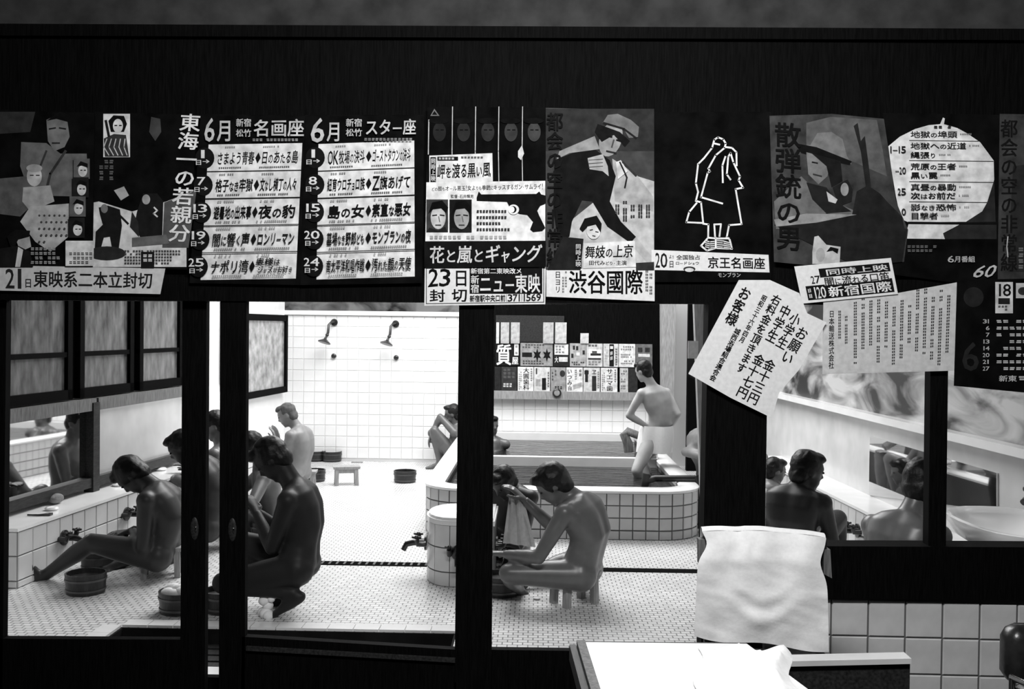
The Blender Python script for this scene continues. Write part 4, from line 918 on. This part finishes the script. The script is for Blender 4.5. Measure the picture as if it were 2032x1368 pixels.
programme([(398, 226), (614, 230), (606, 566), (376, 562)], [(414, 287), (600, 284), (587, 553), (398, 556)],
    [('6', [(406, 236), (428, 234), (426, 280), (404, 282)]), ('月', R4(430, 236, 462, 282)), ('新宿', R4(468, 235, 499, 252)), ('松竹', R4(468, 256, 499, 272)), ('名画座', [(503, 237), (604, 235), (604, 272), (502, 272)])],
    [('さまよう青春', '日のあたる島'), ('格子なき牢獄', '文なし横丁の人々'), ('避暑地の出来事', '夜の豹'), ('闇に響く声', 'ロンリーマン'), ('ナポリ湾', ('奥様は', 'ジャズがお好き'))],
    ['1', '7', '13', '19', '25'], 'black June cinema programme poster headed with three large characters', False, R4(500, 274, 606, 282), PF-.006)
programme([(606, 228), (842, 228), (838, 562), (596, 566)], [(632, 286), (822, 279), (823, 549), (628, 555)],
    [('6', [(618, 236), (646, 234), (644, 282), (614, 283)]), ('月', R4(648, 240, 678, 282)), ('新宿', R4(686, 235, 719, 252)), ('松竹', R4(686, 255, 719, 271)), ('スター座', [(724, 236), (826, 235), (826, 268), (724, 270)])],
    [('OK牧場の決斗', 'ゴーストタウンの決斗'), ('紐育ウロチョロ族', 'Z旗あげて'), ('島の女', '素直な悪女'), ('墓場なき野郎ども', 'モンブランの夜'), ('南太平洋和唱作戦', '汚れた顔の天使')],
    ['1', '8', '15', '20', '24'], 'black June cinema programme poster with the katakana cinema name', True, R4(722, 273, 826, 281), PF-.009)
# gangster film sheet
P = Print('poster', [(848, 212), (1084, 214), (1082, 532), (842, 532)], PF, PBLACK, 'film poster with a large black pistol and two portraits on white')
for x in (898, 944, 990, 1037): P.line([(x, 212), (x-1, 300), (x, 362)], 1.6, .4)
P.line([(851, 238), (850, 306)], 2, .4).poly([(854, 230), (862, 216), (872, 230)], .2).poly([(857, 228), (862, 220), (868, 228)], .01)
for x, g in ((872, .02), (920, .03), (968, .035), (1014, .045), (1060, .06)):
    P.disc(x, 262, 13, 19, g).disc(x-1, 240, 20, 6, .008).line([(x-7, 258), (x-2, 258)], 2, .006).line([(x+3, 258), (x+8, 258)], 2, .006)
P.poly([(1028, 300), (1036, 288), (1040, 305), (1034, 318), (1028, 312)], .5)
P.poly([(852, 309), (977, 304), (978, 360), (852, 364)], .55)
P.rect(854, 312, 865, 362, .012).text('同時上映', R4(855, 314, 864, 360), .55, True).rect(868, 311, 909, 319, .012).ticks(R4(870, 312, 908, 318), 1, .5, cell=6).ticks(R4(914, 310, 972, 316), 1, .05, cell=6)
P.text('岬を渡る黒い風', [(868, 326), (974, 320), (974, 352), (866, 356)], .012)
P.poly([(846, 362), (1082, 359), (1082, 478), (844, 479)], .6)
P.text('どの顔もオール悪玉!女よりも拳銃にキッスするガン・サムライ!', [(856, 370), (1078, 364), (1078, 376), (856, 380)], .02)
P.text('監督・石井輝男', R4(894, 386, 940, 394), .03)
for x0, x1, q in ((846, 889, 0), (892, 936, 1)):
    P.rect(x0, 396, x1, 461, .012 if q else .05); cx = (x0+x1)/2+2
    P.disc(cx, 432, 15, 23, .4 if not q else .26).poly([(cx-20, 425), (cx-12, 402), (cx+8, 398), (cx+20, 412), (cx+16, 424), (cx+6, 414), (cx-10, 416)], .008)
    P.line([(cx-11, 428), (cx-3, 427)], 2.5, .02).line([(cx+4, 427), (cx+12, 428)], 2.5, .02).line([(cx-5, 447), (cx+5, 447)], 2.5, .05).line([(cx+1, 430), (cx+3, 440)], 2, .15).poly([(x0, 461), (x0+6, 452), (cx, 458), (x1-6, 450), (x1, 461)], .02)
P.ticks(R4(945, 414, 1018, 462), 4, .06, cell=6, fill=.5)
P.poly([(946, 392), (950, 380), (955, 386), (1064, 385), (1070, 380), (1074, 386), (1082, 388), (1082, 404), (1072, 408), (1066, 418), (1070, 428), (1082, 452), (1076, 458), (1058, 460), (1052, 455), (1058, 440), (1046, 426), (1030, 424), (1012, 412), (1006, 400), (946, 398)], .01)
P.disc(1019, 416, 11, 10, .62).disc(1018, 416, 7, 7, .01).disc(1016, 416, 5, 6, .62)
P.ticks(R4(852, 466, 1070, 476), 1, .4, cell=9)
P.rect(842, 479, 1083, 530, .01).text('花と嵐とギャング', [(852, 488), (1078, 484), (1072, 522), (852, 524)], .5); P.done()
P = Print('poster_strip', [(843, 529), (1083, 526), (1082, 604), (842, 607)], PF-.004, PAPER, 'white paper strip with bold cinema name and 23rd opening date under the pistol poster', 'paper strip')
P.line([(846, 533), (1079, 530), (1079, 600), (846, 603), (846, 533)], 1.5, .02)
P.text('2', [(850, 534), (872, 534), (870, 568), (848, 570)], .01).text('3', [(872, 534), (896, 534), (894, 568), (870, 569)], .01).text('日', R4(900, 534, 930, 570), .01).text('封', R4(852, 574, 884, 600), .01).text('切', R4(896, 572, 928, 600), .01)
P.rect(932, 532, 1076, 583, .012).text('新宿第二東映改メ', R4(934, 532, 1036, 544), .6).text('新宿', R4(934, 546, 951, 582), .6, True).text('ニュー東映', [(951, 544), (1072, 542), (1072, 582), (951, 584)], .6)
P.text('新宿駅中央口前(371)1569', [(932, 586), (1074, 583), (1074, 597), (932, 600)], .015).done()
# running man sheet
P = Print('poster', [(1083, 214), (1298, 220), (1298, 540), (1083, 540)], PF-.002, mat('grey_poster_paper', .05, .9, 0, .4, 14), 'grey film poster of a capped man in a dark jacket reaching down')
P.rect(1083, 216, 1298, 300, .035).poly([(1200, 330), (1298, 360), (1298, 540), (1120, 540), (1130, 440), (1180, 400)], .4).poly([(1215, 315), (1262, 345), (1296, 390), (1296, 420), (1220, 400)], .3)
P.poly([(1100, 318), (1140, 302), (1180, 296), (1210, 318), (1222, 350), (1210, 400), (1232, 440), (1262, 470), (1268, 490), (1250, 482), (1205, 450), (1175, 400), (1155, 398), (1135, 440), (1130, 470), (1108, 480), (1098, 420)], .012)
P.poly([(1262, 470), (1276, 488), (1294, 510), (1292, 530), (1270, 505), (1250, 484)], .35)
P.poly([(1110, 300), (1180, 270), (1190, 296), (1130, 304), (1105, 316)], .22)
P.disc(1212, 276, 22, 36, .22, 18).poly([(1180, 262), (1186, 246), (1230, 262), (1250, 280), (1240, 292), (1218, 268), (1194, 282)], .012)
P.poly([(1196, 244), (1206, 228), (1226, 226), (1252, 238), (1268, 252), (1266, 272), (1248, 274), (1238, 256)], .18).line([(1198, 244), (1238, 256), (1262, 274)], 4, .02).line([(1204, 270), (1214, 272)], 3.5, .01).line([(1224, 278), (1234, 281)], 3.5, .01).line([(1218, 278), (1214, 292)], 3, .08).line([(1204, 300), (1222, 304)], 3.5, .03)
P.poly([(1166, 314), (1196, 306), (1206, 330), (1208, 350), (1196, 340), (1170, 336)], .3)
for i in range(3): P.line([(1168, 318+i*7), (1196, 316+i*7)], 1.4, .06)
P.poly([(1222, 322), (1232, 318), (1246, 340), (1226, 356)], .5).line([(1230, 322), (1244, 352), (1240, 372)], 3, .02).line([(1236, 322), (1262, 348)], 4, .04)
P.disc(1178, 458, 14, 17, .5).poly([(1150, 454), (1160, 434), (1184, 428), (1194, 444), (1192, 462), (1182, 446), (1166, 450), (1156, 460)], .01).line([(1171, 457), (1176, 456)], 2, .02).line([(1182, 460), (1187, 461)], 2, .02).line([(1176, 468), (1181, 469)], 2, .05)
P.ticks(R4(1218, 398, 1294, 440), 5, .05, True, cell=7, fill=.6)
P.text('都会の空の非常線', R4(1084, 222, 1118, 530), .012, True)
P.poly([(1118, 470), (1158, 474), (1152, 536), (1086, 536)], .02)
P.rect(1141, 482, 1154, 532, .012).text('同時上映', R4(1142, 484, 1153, 530), .5, True).poly([(1158, 483), (1260, 478), (1262, 530), (1157, 533)], .55)
P.text('舞妓の上京', [(1162, 488), (1258, 484), (1256, 512), (1160, 514)], .01).text('田代みどり・主演', R4(1168, 517, 1244, 527), .02)
P.poly([(1262, 522), (1298, 520), (1298, 536), (1262, 536)], .04); P.done()
P = Print('poster_strip', [(1084, 536), (1299, 530), (1299, 598), (1084, 589)], PF-.007, PAPER, 'white paper strip with four heavy cinema-name characters under the running man', 'paper strip')
P.text('日ヨリ', R4(1101, 538, 1113, 582), .01, True).ticks(R4(1115, 538, 1126, 582), 2, .1, True, cell=5).text('渋谷國際', [(1128, 536), (1276, 534), (1276, 586), (1128, 584)], .008).ticks(R4(1280, 536, 1296, 592), 2, .06, True, cell=6).done()
# black sheet with white outline figure
P = Print('poster', [(1296, 222), (1531, 222), (1530, 560), (1297, 560)], PF-.001, PBLACK, 'black poster with a white outline drawing of a cloaked figure in sandals')
def cr(pts, sc=.2924): return [(1280+x*sc, 200+y*sc) for x, y in pts]
W_ = 3.4
for pts in ([(400, 390), (455, 320), (470, 265), (495, 248), (530, 262), (548, 290), (540, 320), (480, 370), (430, 460), (440, 480), (425, 490), (380, 655), (525, 698)],
            [(400, 390), (360, 430), (345, 560), (360, 620), (345, 680), (380, 690), (395, 835), (430, 840), (428, 930), (380, 985), (420, 1018), (480, 1000), (590, 1005), (575, 945), (555, 925), (570, 845), (655, 838), (630, 690), (615, 600), (665, 590), (635, 540), (645, 515), (600, 420), (580, 355), (565, 380), (555, 500), (580, 535)],
            [(550, 315), (590, 320), (620, 350), (622, 440)], [(545, 380), (525, 440), (528, 555)], [(350, 695), (300, 755), (280, 825), (390, 830)], [(470, 290), (505, 298)], [(470, 840), (475, 920)], [(515, 840), (505, 920)], [(470, 840), (515, 838)], [(480, 930), (480, 1000)], [(430, 930), (480, 935), (570, 935)]): P.line(cr(pts), W_, .66)
for i in range(4): P.line(cr([(410, 950+i*14), (440, 958+i*14), (470, 955+i*14)]), 2.2, .5).line(cr([(490, 948+i*14), (530, 952+i*14), (575, 965+i*12)]), 2.2, .5)
P.text('モンブラン', R4(1424, 541, 1470, 551), .4); P.done()
P = Print('poster_strip', [(1293, 496), (1525, 506), (1527, 541), (1293, 536)], PF-.004, PAPER, 'white paper strip naming a cinema under the outlined cloaked figure', 'paper strip')
P.text('20', [(1300, 502), (1325, 503), (1325, 532), (1300, 531)], .02).text('日', R4(1327, 517, 1338, 532), .03).text('より', R4(1327, 505, 1338, 514), .05).text('全国独占', R4(1342, 506, 1390, 516), .05).text('ロードショウ', R4(1340, 519, 1388, 526), .06).text('京王名画座', [(1404, 509), (1518, 511), (1519, 535), (1404, 533)], .01)
P.disc(1368, 534, 12, 5, .05).disc(1368, 536, 9, 4, .55).done()
# hat man sheet
P = Print('poster', [(1527, 230), (1650, 226), (1754, 236), (1768, 330), (1778, 400), (1802, 456), (1794, 520), (1660, 532), (1536, 520)], PF-.003, mat('grey_poster_paper_dark', .045, .9, 0, .5, 14), 'crumpled grey film poster of a man in a wide-brimmed hat with a gun')
P.poly([(1600, 244), (1648, 232), (1740, 238), (1752, 300), (1760, 350), (1690, 320), (1600, 300)], .12)
P.poly([(1584, 290), (1608, 288), (1622, 264), (1650, 262), (1672, 276), (1680, 308), (1690, 326), (1640, 312)], .2).poly([(1576, 284), (1620, 292), (1690, 320), (1686, 328), (1640, 318), (1590, 304)], .01)
P.poly([(1600, 302), (1650, 316), (1642, 350), (1624, 366), (1604, 346)], .2).poly([(1610, 304), (1668, 320), (1672, 360), (1650, 372), (1640, 330)], .015).line([(1612, 322), (1622, 324)], 3, .015).line([(1614, 346), (1630, 350)], 3, .04)
P.poly([(1536, 400), (1590, 350), (1630, 390), (1700, 420), (1700, 440), (1540, 455)], .16).poly([(1600, 362), (1640, 372), (1660, 400), (1690, 420), (1640, 424), (1612, 396)], .02)
P.poly([(1652, 372), (1682, 356), (1692, 376), (1690, 400), (1664, 410)], .02).disc(1676, 376, 8, 13, .25).poly([(1640, 380), (1662, 396), (1658, 404), (1644, 400)], .4)
P.poly([(1694, 250), (1702, 244), (1708, 280), (1716, 270), (1724, 330), (1728, 372), (1746, 384), (1762, 402), (1790, 430), (1795, 456), (1720, 450), (1690, 430), (1700, 380), (1718, 370), (1708, 300)], .02)
P.poly([(1536, 446), (1640, 424), (1706, 430), (1800, 455), (1790, 520), (1700, 528), (1640, 500), (1560, 460)], .02).poly([(1536, 436), (1600, 424), (1700, 426), (1620, 442), (1540, 450)], .22)
P.poly([(1612, 500), (1616, 470), (1624, 468), (1640, 486), (1668, 490), (1666, 526), (1612, 524)], .4).disc(1628, 506, 9, 14, .3).disc(1652, 506, 8, 12, .4).poly([(1640, 500), (1648, 490), (1664, 494), (1662, 504), (1652, 498)], .01)
P.text('散弾銃の男', [(1536, 240), (1590, 244), (1592, 500), (1540, 496)], .01, True); P.done()
P = Print('poster_strip', [(1576, 529), (1768, 512), (1782, 584), (1592, 603)], PF-.012, PAPER, 'slanting white paper strip with a black-framed cinema notice under the hat man', 'paper strip')
Q = [(1576, 529), (1768, 512), (1782, 584), (1592, 603)]; qq = lambda u0, v0, u1, v1: [bil(Q, u0, v0), bil(Q, u1, v0), bil(Q, u1, v1), bil(Q, u0, v1)]
P.poly(qq(.24, .12, .97, .36), .012).poly(qq(.07, .55, .97, .93), .012).poly(qq(.27, .4, .94, .58), .56).text('同時上映', qq(.3, .15, .95, .33), .5).text('27', qq(.14, .3, .24, .5), .02).text('闇に流れる口笛', qq(.27, .36, .95, .6), .02)
P.text('120', qq(.14, .6, .27, .9), .6).text('新宿国際', qq(.29, .61, .95, .91), .6).ticks(qq(.08, .6, .13, .9), 1, .4, True, cell=8).done()
# apple-shaped programme
P = Print('poster', [(1752, 224), (1986, 228), (1984, 560), (1900, 562), (1770, 545)], PF, PBLACK, 'black programme poster with film titles in a pale apple shape')
def ap(pts): return [(1740+x*.1901, 220+y*.19) for x, y in pts]
P.poly(ap([(120, 370), (240, 270), (400, 190), (540, 150), (660, 140), (690, 70), (710, 80), (700, 140), (840, 180), (950, 240), (1080, 330), (1220, 520), (1225, 720), (1150, 960), (1100, 1050), (930, 1160), (330, 1165), (250, 1130), (200, 900), (150, 600)]), .6)
P.poly(ap([(330, 1185), (860, 1190), (690, 1280), (710, 1340), (290, 1335)]), .55).poly(ap([(1225, 720), (1240, 1160), (930, 1165), (1100, 1050), (1150, 960)]), .03).poly(ap([(870, 1190), (1250, 1190), (1250, 1340), (710, 1340), (695, 1285)]), .03)
P.line(ap([(330, 1165), (1240, 1175)]), 2.5, .01)
for y0, x1 in ((310, 1060), (520, 1215), (740, 1215), (950, 1150)): P.line(ap([(340, y0), (x1, y0+8)]), 1.4, .05)
for t, x1, y0 in (('地獄の埠頭', 840, 210), ('地獄への近道', 935, 330), ('縄張り', 620, 425), ('荒原の王者', 830, 545), ('黒い罠', 635, 638), ('真昼の暴動', 830, 760), ('次はお前だ', 825, 850), ('影なき恐怖', 830, 970), ('目撃者', 640, 1060)):
    P.text(t, ap([(350, y0), (x1, y0), (x1, y0+75), (350, y0+75)]), .02).ticks(ap([(x1+25, y0+22), (x1+150, y0+22), (x1+150, y0+48), (x1+25, y0+48)]), 1, .25, cell=3)
P.ticks(ap([(540, 150), (780, 150), (780, 190), (540, 190)]), 1, .05, cell=9)
for t, y0, x0 in (('1-15', 370, 130), ('-20', 590, 190), ('25', 810, 215), ('0', 1020, 255)): P.text(t, ap([(x0, y0), (305, y0), (305, y0+70), (x0, y0+70)]), .02)
P.text('6月番組', R4(1880, 508, 1935, 521), .4).text('60', [(1936, 528), (1980, 526), (1974, 550), (1930, 551)], .45, slant=-.15).ticks(R4(1800, 486, 1868, 502), 2, .14, cell=8); P.done()
# right-edge sheets
P = Print('poster', [(1984, 226), (2090, 228), (2090, 560), (1980, 558)], PF-.002, mat('grey_poster_paper_dark', .09), 'dark film poster with a black vertical title beside the apple programme')
P.poly([(2010, 330), (2090, 320), (2090, 540), (2000, 540)], .03).text('都会の空の非常線', R4(1985, 236, 2020, 540), .012, True)
P.line([(2000, 470), (1998, 490), (2000, 510)], 2, .4).ticks(R4(2020, 490, 2080, 536), 4, .2); P.done()
P = Print('poster', [(1899, 556), (2090, 552), (2090, 785), (1893, 766)], PF-.006, PBLACK, 'black June programme sheet with small white dates beside the window')
P.rect(1975, 560, 2010, 622, .5).text('18', R4(1979, 564, 2007, 588), .012).rect(1981, 592, 2004, 604, .02).ticks(R4(1980, 606, 2006, 618), 2, .03, cell=6).rect(2016, 562, 2060, 592, .45).disc(2030, 578, 10, 8, .05)
P.disc(1932, 590, 20, 20, .022).text('6', R4(1908, 680, 1944, 736), .025)
for i, (a, t) in enumerate((('31', '一丁目'), ('6', '四万人の'), ('7', 'あの波の'), ('13', 'とし子'), ('14', '恋と'), ('20', '水と'), ('21', '白い'), ('27', '黒い十'))):
    y0 = 634+i*13.4; P.text(a, R4(1950+(0 if len(a) > 1 else 6), y0, 1964, y0+8), .42).ticks(R4(1976, y0, 2080, y0+9), 1, .42, cell=12)
P.text('新東', R4(1982, 745, 2018, 758), .45).ticks(R4(2020, 745, 2080, 758), 1, .45, cell=14); P.done()
# notices
NQ = [(1466, 556), (1528, 556), (1586, 582), (1602, 622), (1640, 640), (1585, 735), (1546, 780), (1532, 830), (1450, 790), (1366, 742)]
P = Print('notice', NQ, 4.10, PAPER, 'tilted white price notice hand-brushed in vertical columns, pinned to the black pillar', 'notice')
def col(t, x0, y0, x1, y1, w, g=.012):               # a brushed column from its top centre to its bottom centre
    d = Vector((x1-x0, y1-y0)).normalized(); n = Vector((-d.y, d.x))*(-w/2); P.text(t, [(x0-n.x, y0-n.y), (x0+n.x, y0+n.y), (x1+n.x, y1+n.y), (x1-n.x, y1-n.y)], g, True)
def flipcol(t, x0, y0, x1, y1, w, g=.012):
    d = Vector((x1-x0, y1-y0)).normalized(); n = Vector((d.y, -d.x))*(w/2); P.text(t, [(x0-n.x, y0-n.y), (x0+n.x, y0+n.y), (x1+n.x, y1+n.y), (x1-n.x, y1-n.y)], g, True)
flipcol('お願い', 1598, 650, 1556, 722, 24); flipcol('一小', 1571, 600, 1582, 640, 18) if False else None
flipcol('小学生', 1584, 622, 1546, 692, 22); flipcol('中学生', 1564, 606, 1526, 680, 22); flipcol('金十三円', 1532, 714, 1490, 802, 23); flipcol('金十七円', 1511, 704, 1468, 790, 23)
flipcol('右料金を頂きます', 1545, 586, 1466, 740, 20); flipcol('昭和三十六年四月', 1519, 586, 1470, 680, 11); flipcol('城西浴場組合連合会', 1466, 652, 1412, 756, 13); flipcol('お客様', 1484, 570, 1446, 645, 24); P.done()
NP = [(1634, 592), (1780, 582), (1902, 560), (1893, 736), (1632, 743)]
P = Print('notice', NP, 4.12, PAPERD, 'large pale notice sheet of dense vertical print hanging in front of the window', 'notice')
P.ticks([(1690, 588), (1892, 566), (1886, 725), (1690, 735)], 13, .06, True, cell=5.5, fill=.45)
P.text('日本輸送株式会社', [(1645, 616), (1656, 616), (1655, 732), (1644, 733)], .02, True).ticks([(1660, 605), (1686, 603), (1686, 700), (1660, 702)], 2, .08, True, cell=5.5, fill=.45); P.done()
# ------------------------------------------------------------------ advertisement panels on the back wall
def ad(x0, x1, row, base, g, label, draw=None):
    y0, y1 = ((680, 726), (728, 776))[row]; sc = .1772; X0, X1 = 960+x0*sc, 960+x1*sc; sk = lambda x: (x-1000)*.012
    q = [(X0, y0+sk(X0)), (X1, y0+sk(X1)), (X1, y1+sk(X1)), (X0, y1+sk(X0))]
    P = Print('advertisement_panel', q, BY-.066, ink(g), label, 'signboard', 'advertisement panels above the tub', thick=.014)
    if draw: draw(P, lambda u0, v0, u1, v1: [bil(q, u0, v0), bil(q, u1, v0), bil(q, u1, v1), bil(q, u0, v1)])
    P.done()
def d_shop(P, f): P.text('質', f(.02, .05, .68, 1), .75).poly(f(.78, .05, .96, .55), .7).ticks(f(.82, .1, .94, .52), 1, .05, True, cell=5).text('屋', f(.68, .6, .96, .95), .7)
def d_map(P, f): P.ticks(f(.05, .05, .75, .25), 2, .04, cell=5).poly(f(.05, .42, .36, .62), .02).ticks(f(.06, .75, .9, .95), 2, .04, cell=5)
def leafd(P, f):
    d_map(P, f)
    for c in (.52, .82):
        pts = [(c+math.cos(t)*(.14 if k % 2 else .07), .52+math.sin(t)*(.3 if k % 2 else .13)) for k, t in enumerate([2*math.pi*i/12 for i in range(12)])]; q = f(0, 0, 1, 1); P.poly([bil(q, *p) for p in pts], .015)
def d_half(P, f): P.poly(f(.06, .05, .94, .5), .6).ticks(f(.1, .1, .9, .46), 3, .1, cell=5).text('大', f(.06, .58, .3, .85), .6).poly(f(.34, .6, .9, .8), .55)
def d_spots(P, f):
    for u, v in ((.25, .2), (.45, .22), (.15, .55), (.85, .4)): P.poly(f(u-.07, v-.1, u+.07, v+.08), .04)
    P.poly(f(.4, .4, .6, .52), .7).ticks(f(.08, .78, .9, .96), 2, .04, cell=4)
def d_car(P, f): P.ticks(f(.1, .03, .9, .16), 1, .03, cell=6).poly(f(.15, .25, .92, .62), .7).poly(f(.25, .42, .9, .52), .04).poly(f(.35, .32, .65, .44), .1).poly(f(.1, .62, .9, .7), .06).ticks(f(.1, .75, .9, .95), 2, .2, cell=6)
def d_band(P, f): P.poly(f(.4, .02, .7, .98), .02).poly(f(.45, .1, .65, .22), .6).ticks(f(.44, .3, .66, .95), 1, .5, True, cell=9).ticks(f(.78, .08, .96, .95), 1, .05, True, cell=5).ticks(f(.08, .1, .3, .95), 2, .3, True, cell=5)
def d_lines(P, f): P.ticks(f(.1, .08, .9, .3), 2, .1, cell=4).ticks(f(.1, .42, .9, .62), 2, .1, cell=3).ticks(f(.1, .7, .9, .9), 2, .1, cell=3)
def d_eyes(P, f): P.poly(f(.12, .15, .4, .35), .05).poly(f(.55, .15, .85, .35), .05).poly(f(.15, .42, .85, .55), .6)
def d_col(t): return lambda P, f: (P.text(t, f(.34, .03, .74, .97), .015, True), P.ticks(f(.06, .1, .26, .95), 2, .12, True, cell=4), P.ticks(f(.8, .05, .95, .6), 1, .1, True, cell=4))
def d_izu(P, f): P.text('いつみ', f(.04, .05, .36, .75), .015, True).text('白', f(.08, .76, .34, .96), .02).ticks(f(.5, .08, .66, .6), 1, .1, True, cell=4).ticks(f(.76, .05, .96, .55), 1, .02, True, cell=7).poly([bil(f(0, 0, 1, 1), *p) for p in ((.4, .72), (.95, .6), (.95, .78), (.42, .92))], .35)
def d_man(P, f): P.poly(f(.1, .1, .28, .6), .03).poly(f(.06, .12, .32, .28), .03).text('ヱ', f(.5, .05, .8, .3), .02).poly(f(.52, .34, .78, .96), .04).ticks(f(.86, .05, .96, .95), 1, .1, True, cell=4)
def d_dark(P, f): P.ticks(f(.1, .06, .9, .5), 3, .12, cell=7).ticks(f(.1, .65, .9, .9), 1, .45, cell=6)
def d_misc(P, f): P.poly(f(.5, .45, .75, .95), .02).poly(f(.12, .05, .2, .3), .05).poly(f(.1, .5, .4, .8), .3).ticks(f(.84, .08, .96, .95), 1, .05, True, cell=5)
def d_ball(P, f): P.poly([bil(f(0, 0, 1, 1), .78+.18*math.cos(t), .26+.14*math.sin(t)) for t in [2*math.pi*i/14 for i in range(14)]], .05).ticks(f(.06, .05, .2, .7), 1, .03, True, cell=6).ticks(f(.25, .1, .4, .5), 1, .05, True, cell=6).ticks(f(.06, .76, .95, .95), 1, .03, cell=5)
for a in ((130, 400, 0, 0, .02, 'black advertisement panel with a big white pawnshop character', d_shop), (410, 772, 0, 0, .24, 'wide grey advertisement panel with two dark leaf shapes', leafd), (782, 957, 0, 0, .03, 'advertisement panel pale above and black below', d_half),
          (964, 1146, 0, 0, .32, 'grey advertisement panel with scattered dark spots', d_spots), (1150, 1330, 0, 0, .45, 'advertisement panel with a small car-like picture', d_car), (1338, 1508, 0, 0, .5, 'advertisement panel with a broad black vertical band', d_band),
          (1514, 1696, 0, 0, .62, 'pale advertisement panel of fine horizontal lines of print', d_lines), (1702, 1888, 0, 0, .2, 'grey advertisement panel with two dark round marks', d_eyes),
          (122, 190, 1, 0, .03, 'narrow dark advertisement panel in the lower row', None), (196, 370, 1, 0, .05, 'dark advertisement panel with dim lines of print', d_dark), (380, 556, 1, 0, .6, 'white advertisement panel with one tall black column of characters', d_col('大圓歯科')),
          (562, 742, 1, 0, .5, 'advertisement panel with a small figure and a dark upright block', d_misc), (750, 918, 1, 0, .26, 'grey advertisement panel with a dark ball in its corner', d_ball), (925, 1108, 1, 0, .62, 'white advertisement panel with brushed hiragana characters', d_izu),
          (1116, 1300, 1, 0, .5, 'advertisement panel with a dark standing figure and a heavy column', d_man), (1310, 1496, 1, 0, .6, 'white advertisement panel with thick katakana column', d_col('サエマ歯')), (1524, 1616, 1, 0, .45, 'narrow grey advertisement panel with faded print', d_lines), (1622, 1722, 1, 0, .04, 'plain dark advertisement panel behind the young bather', None)):
    ad(a[0], a[1], a[2], a[3], a[4], a[5], a[6])
# round clock on the rail, reflections painted as pale panels above the advertisements
ck = atY(1105, 780, BY-.1); c_ = MB().lathe([(0, 0), (.05, 0), (.052, .02), (.04, .03), (0, .03)], (ck.x, BY-.09, ck.z), 24, ax=(0, -1, 0)).build('clock', METAL, None, 40); tag(c_, 'small round dark clock fixed to the pale rail', 'clock')
MB().lathe([(0, 0), (.034, 0), (.034, .003), (0, .003)], (ck.x, BY-.1205, ck.z), 20, ax=(0, -1, 0)).build('dial', ink(.25), c_)
wn6 = struct(MB().box((-.48, BY-.075, 1.44), (.32, BY-.05, 1.75)).build('window_6', BLACKW), 'dark framed window with painted pale reflections above the advertisements')
for x0, x1, g in ((985, 990, .5), (994, 1010, .34), (1014, 1031, .34), (1078, 1098, .34), (1102, 1124, .4), (1152, 1168, .45)):
    a, b = atY(x0, 640, BY-.08), atY(x1, 682, BY-.08); MB().box((a.x, BY-.082, b.z), (b.x, BY-.076, a.z if x0 != 1152 else b.z+.12)).build('pane', ink(g), wn6)
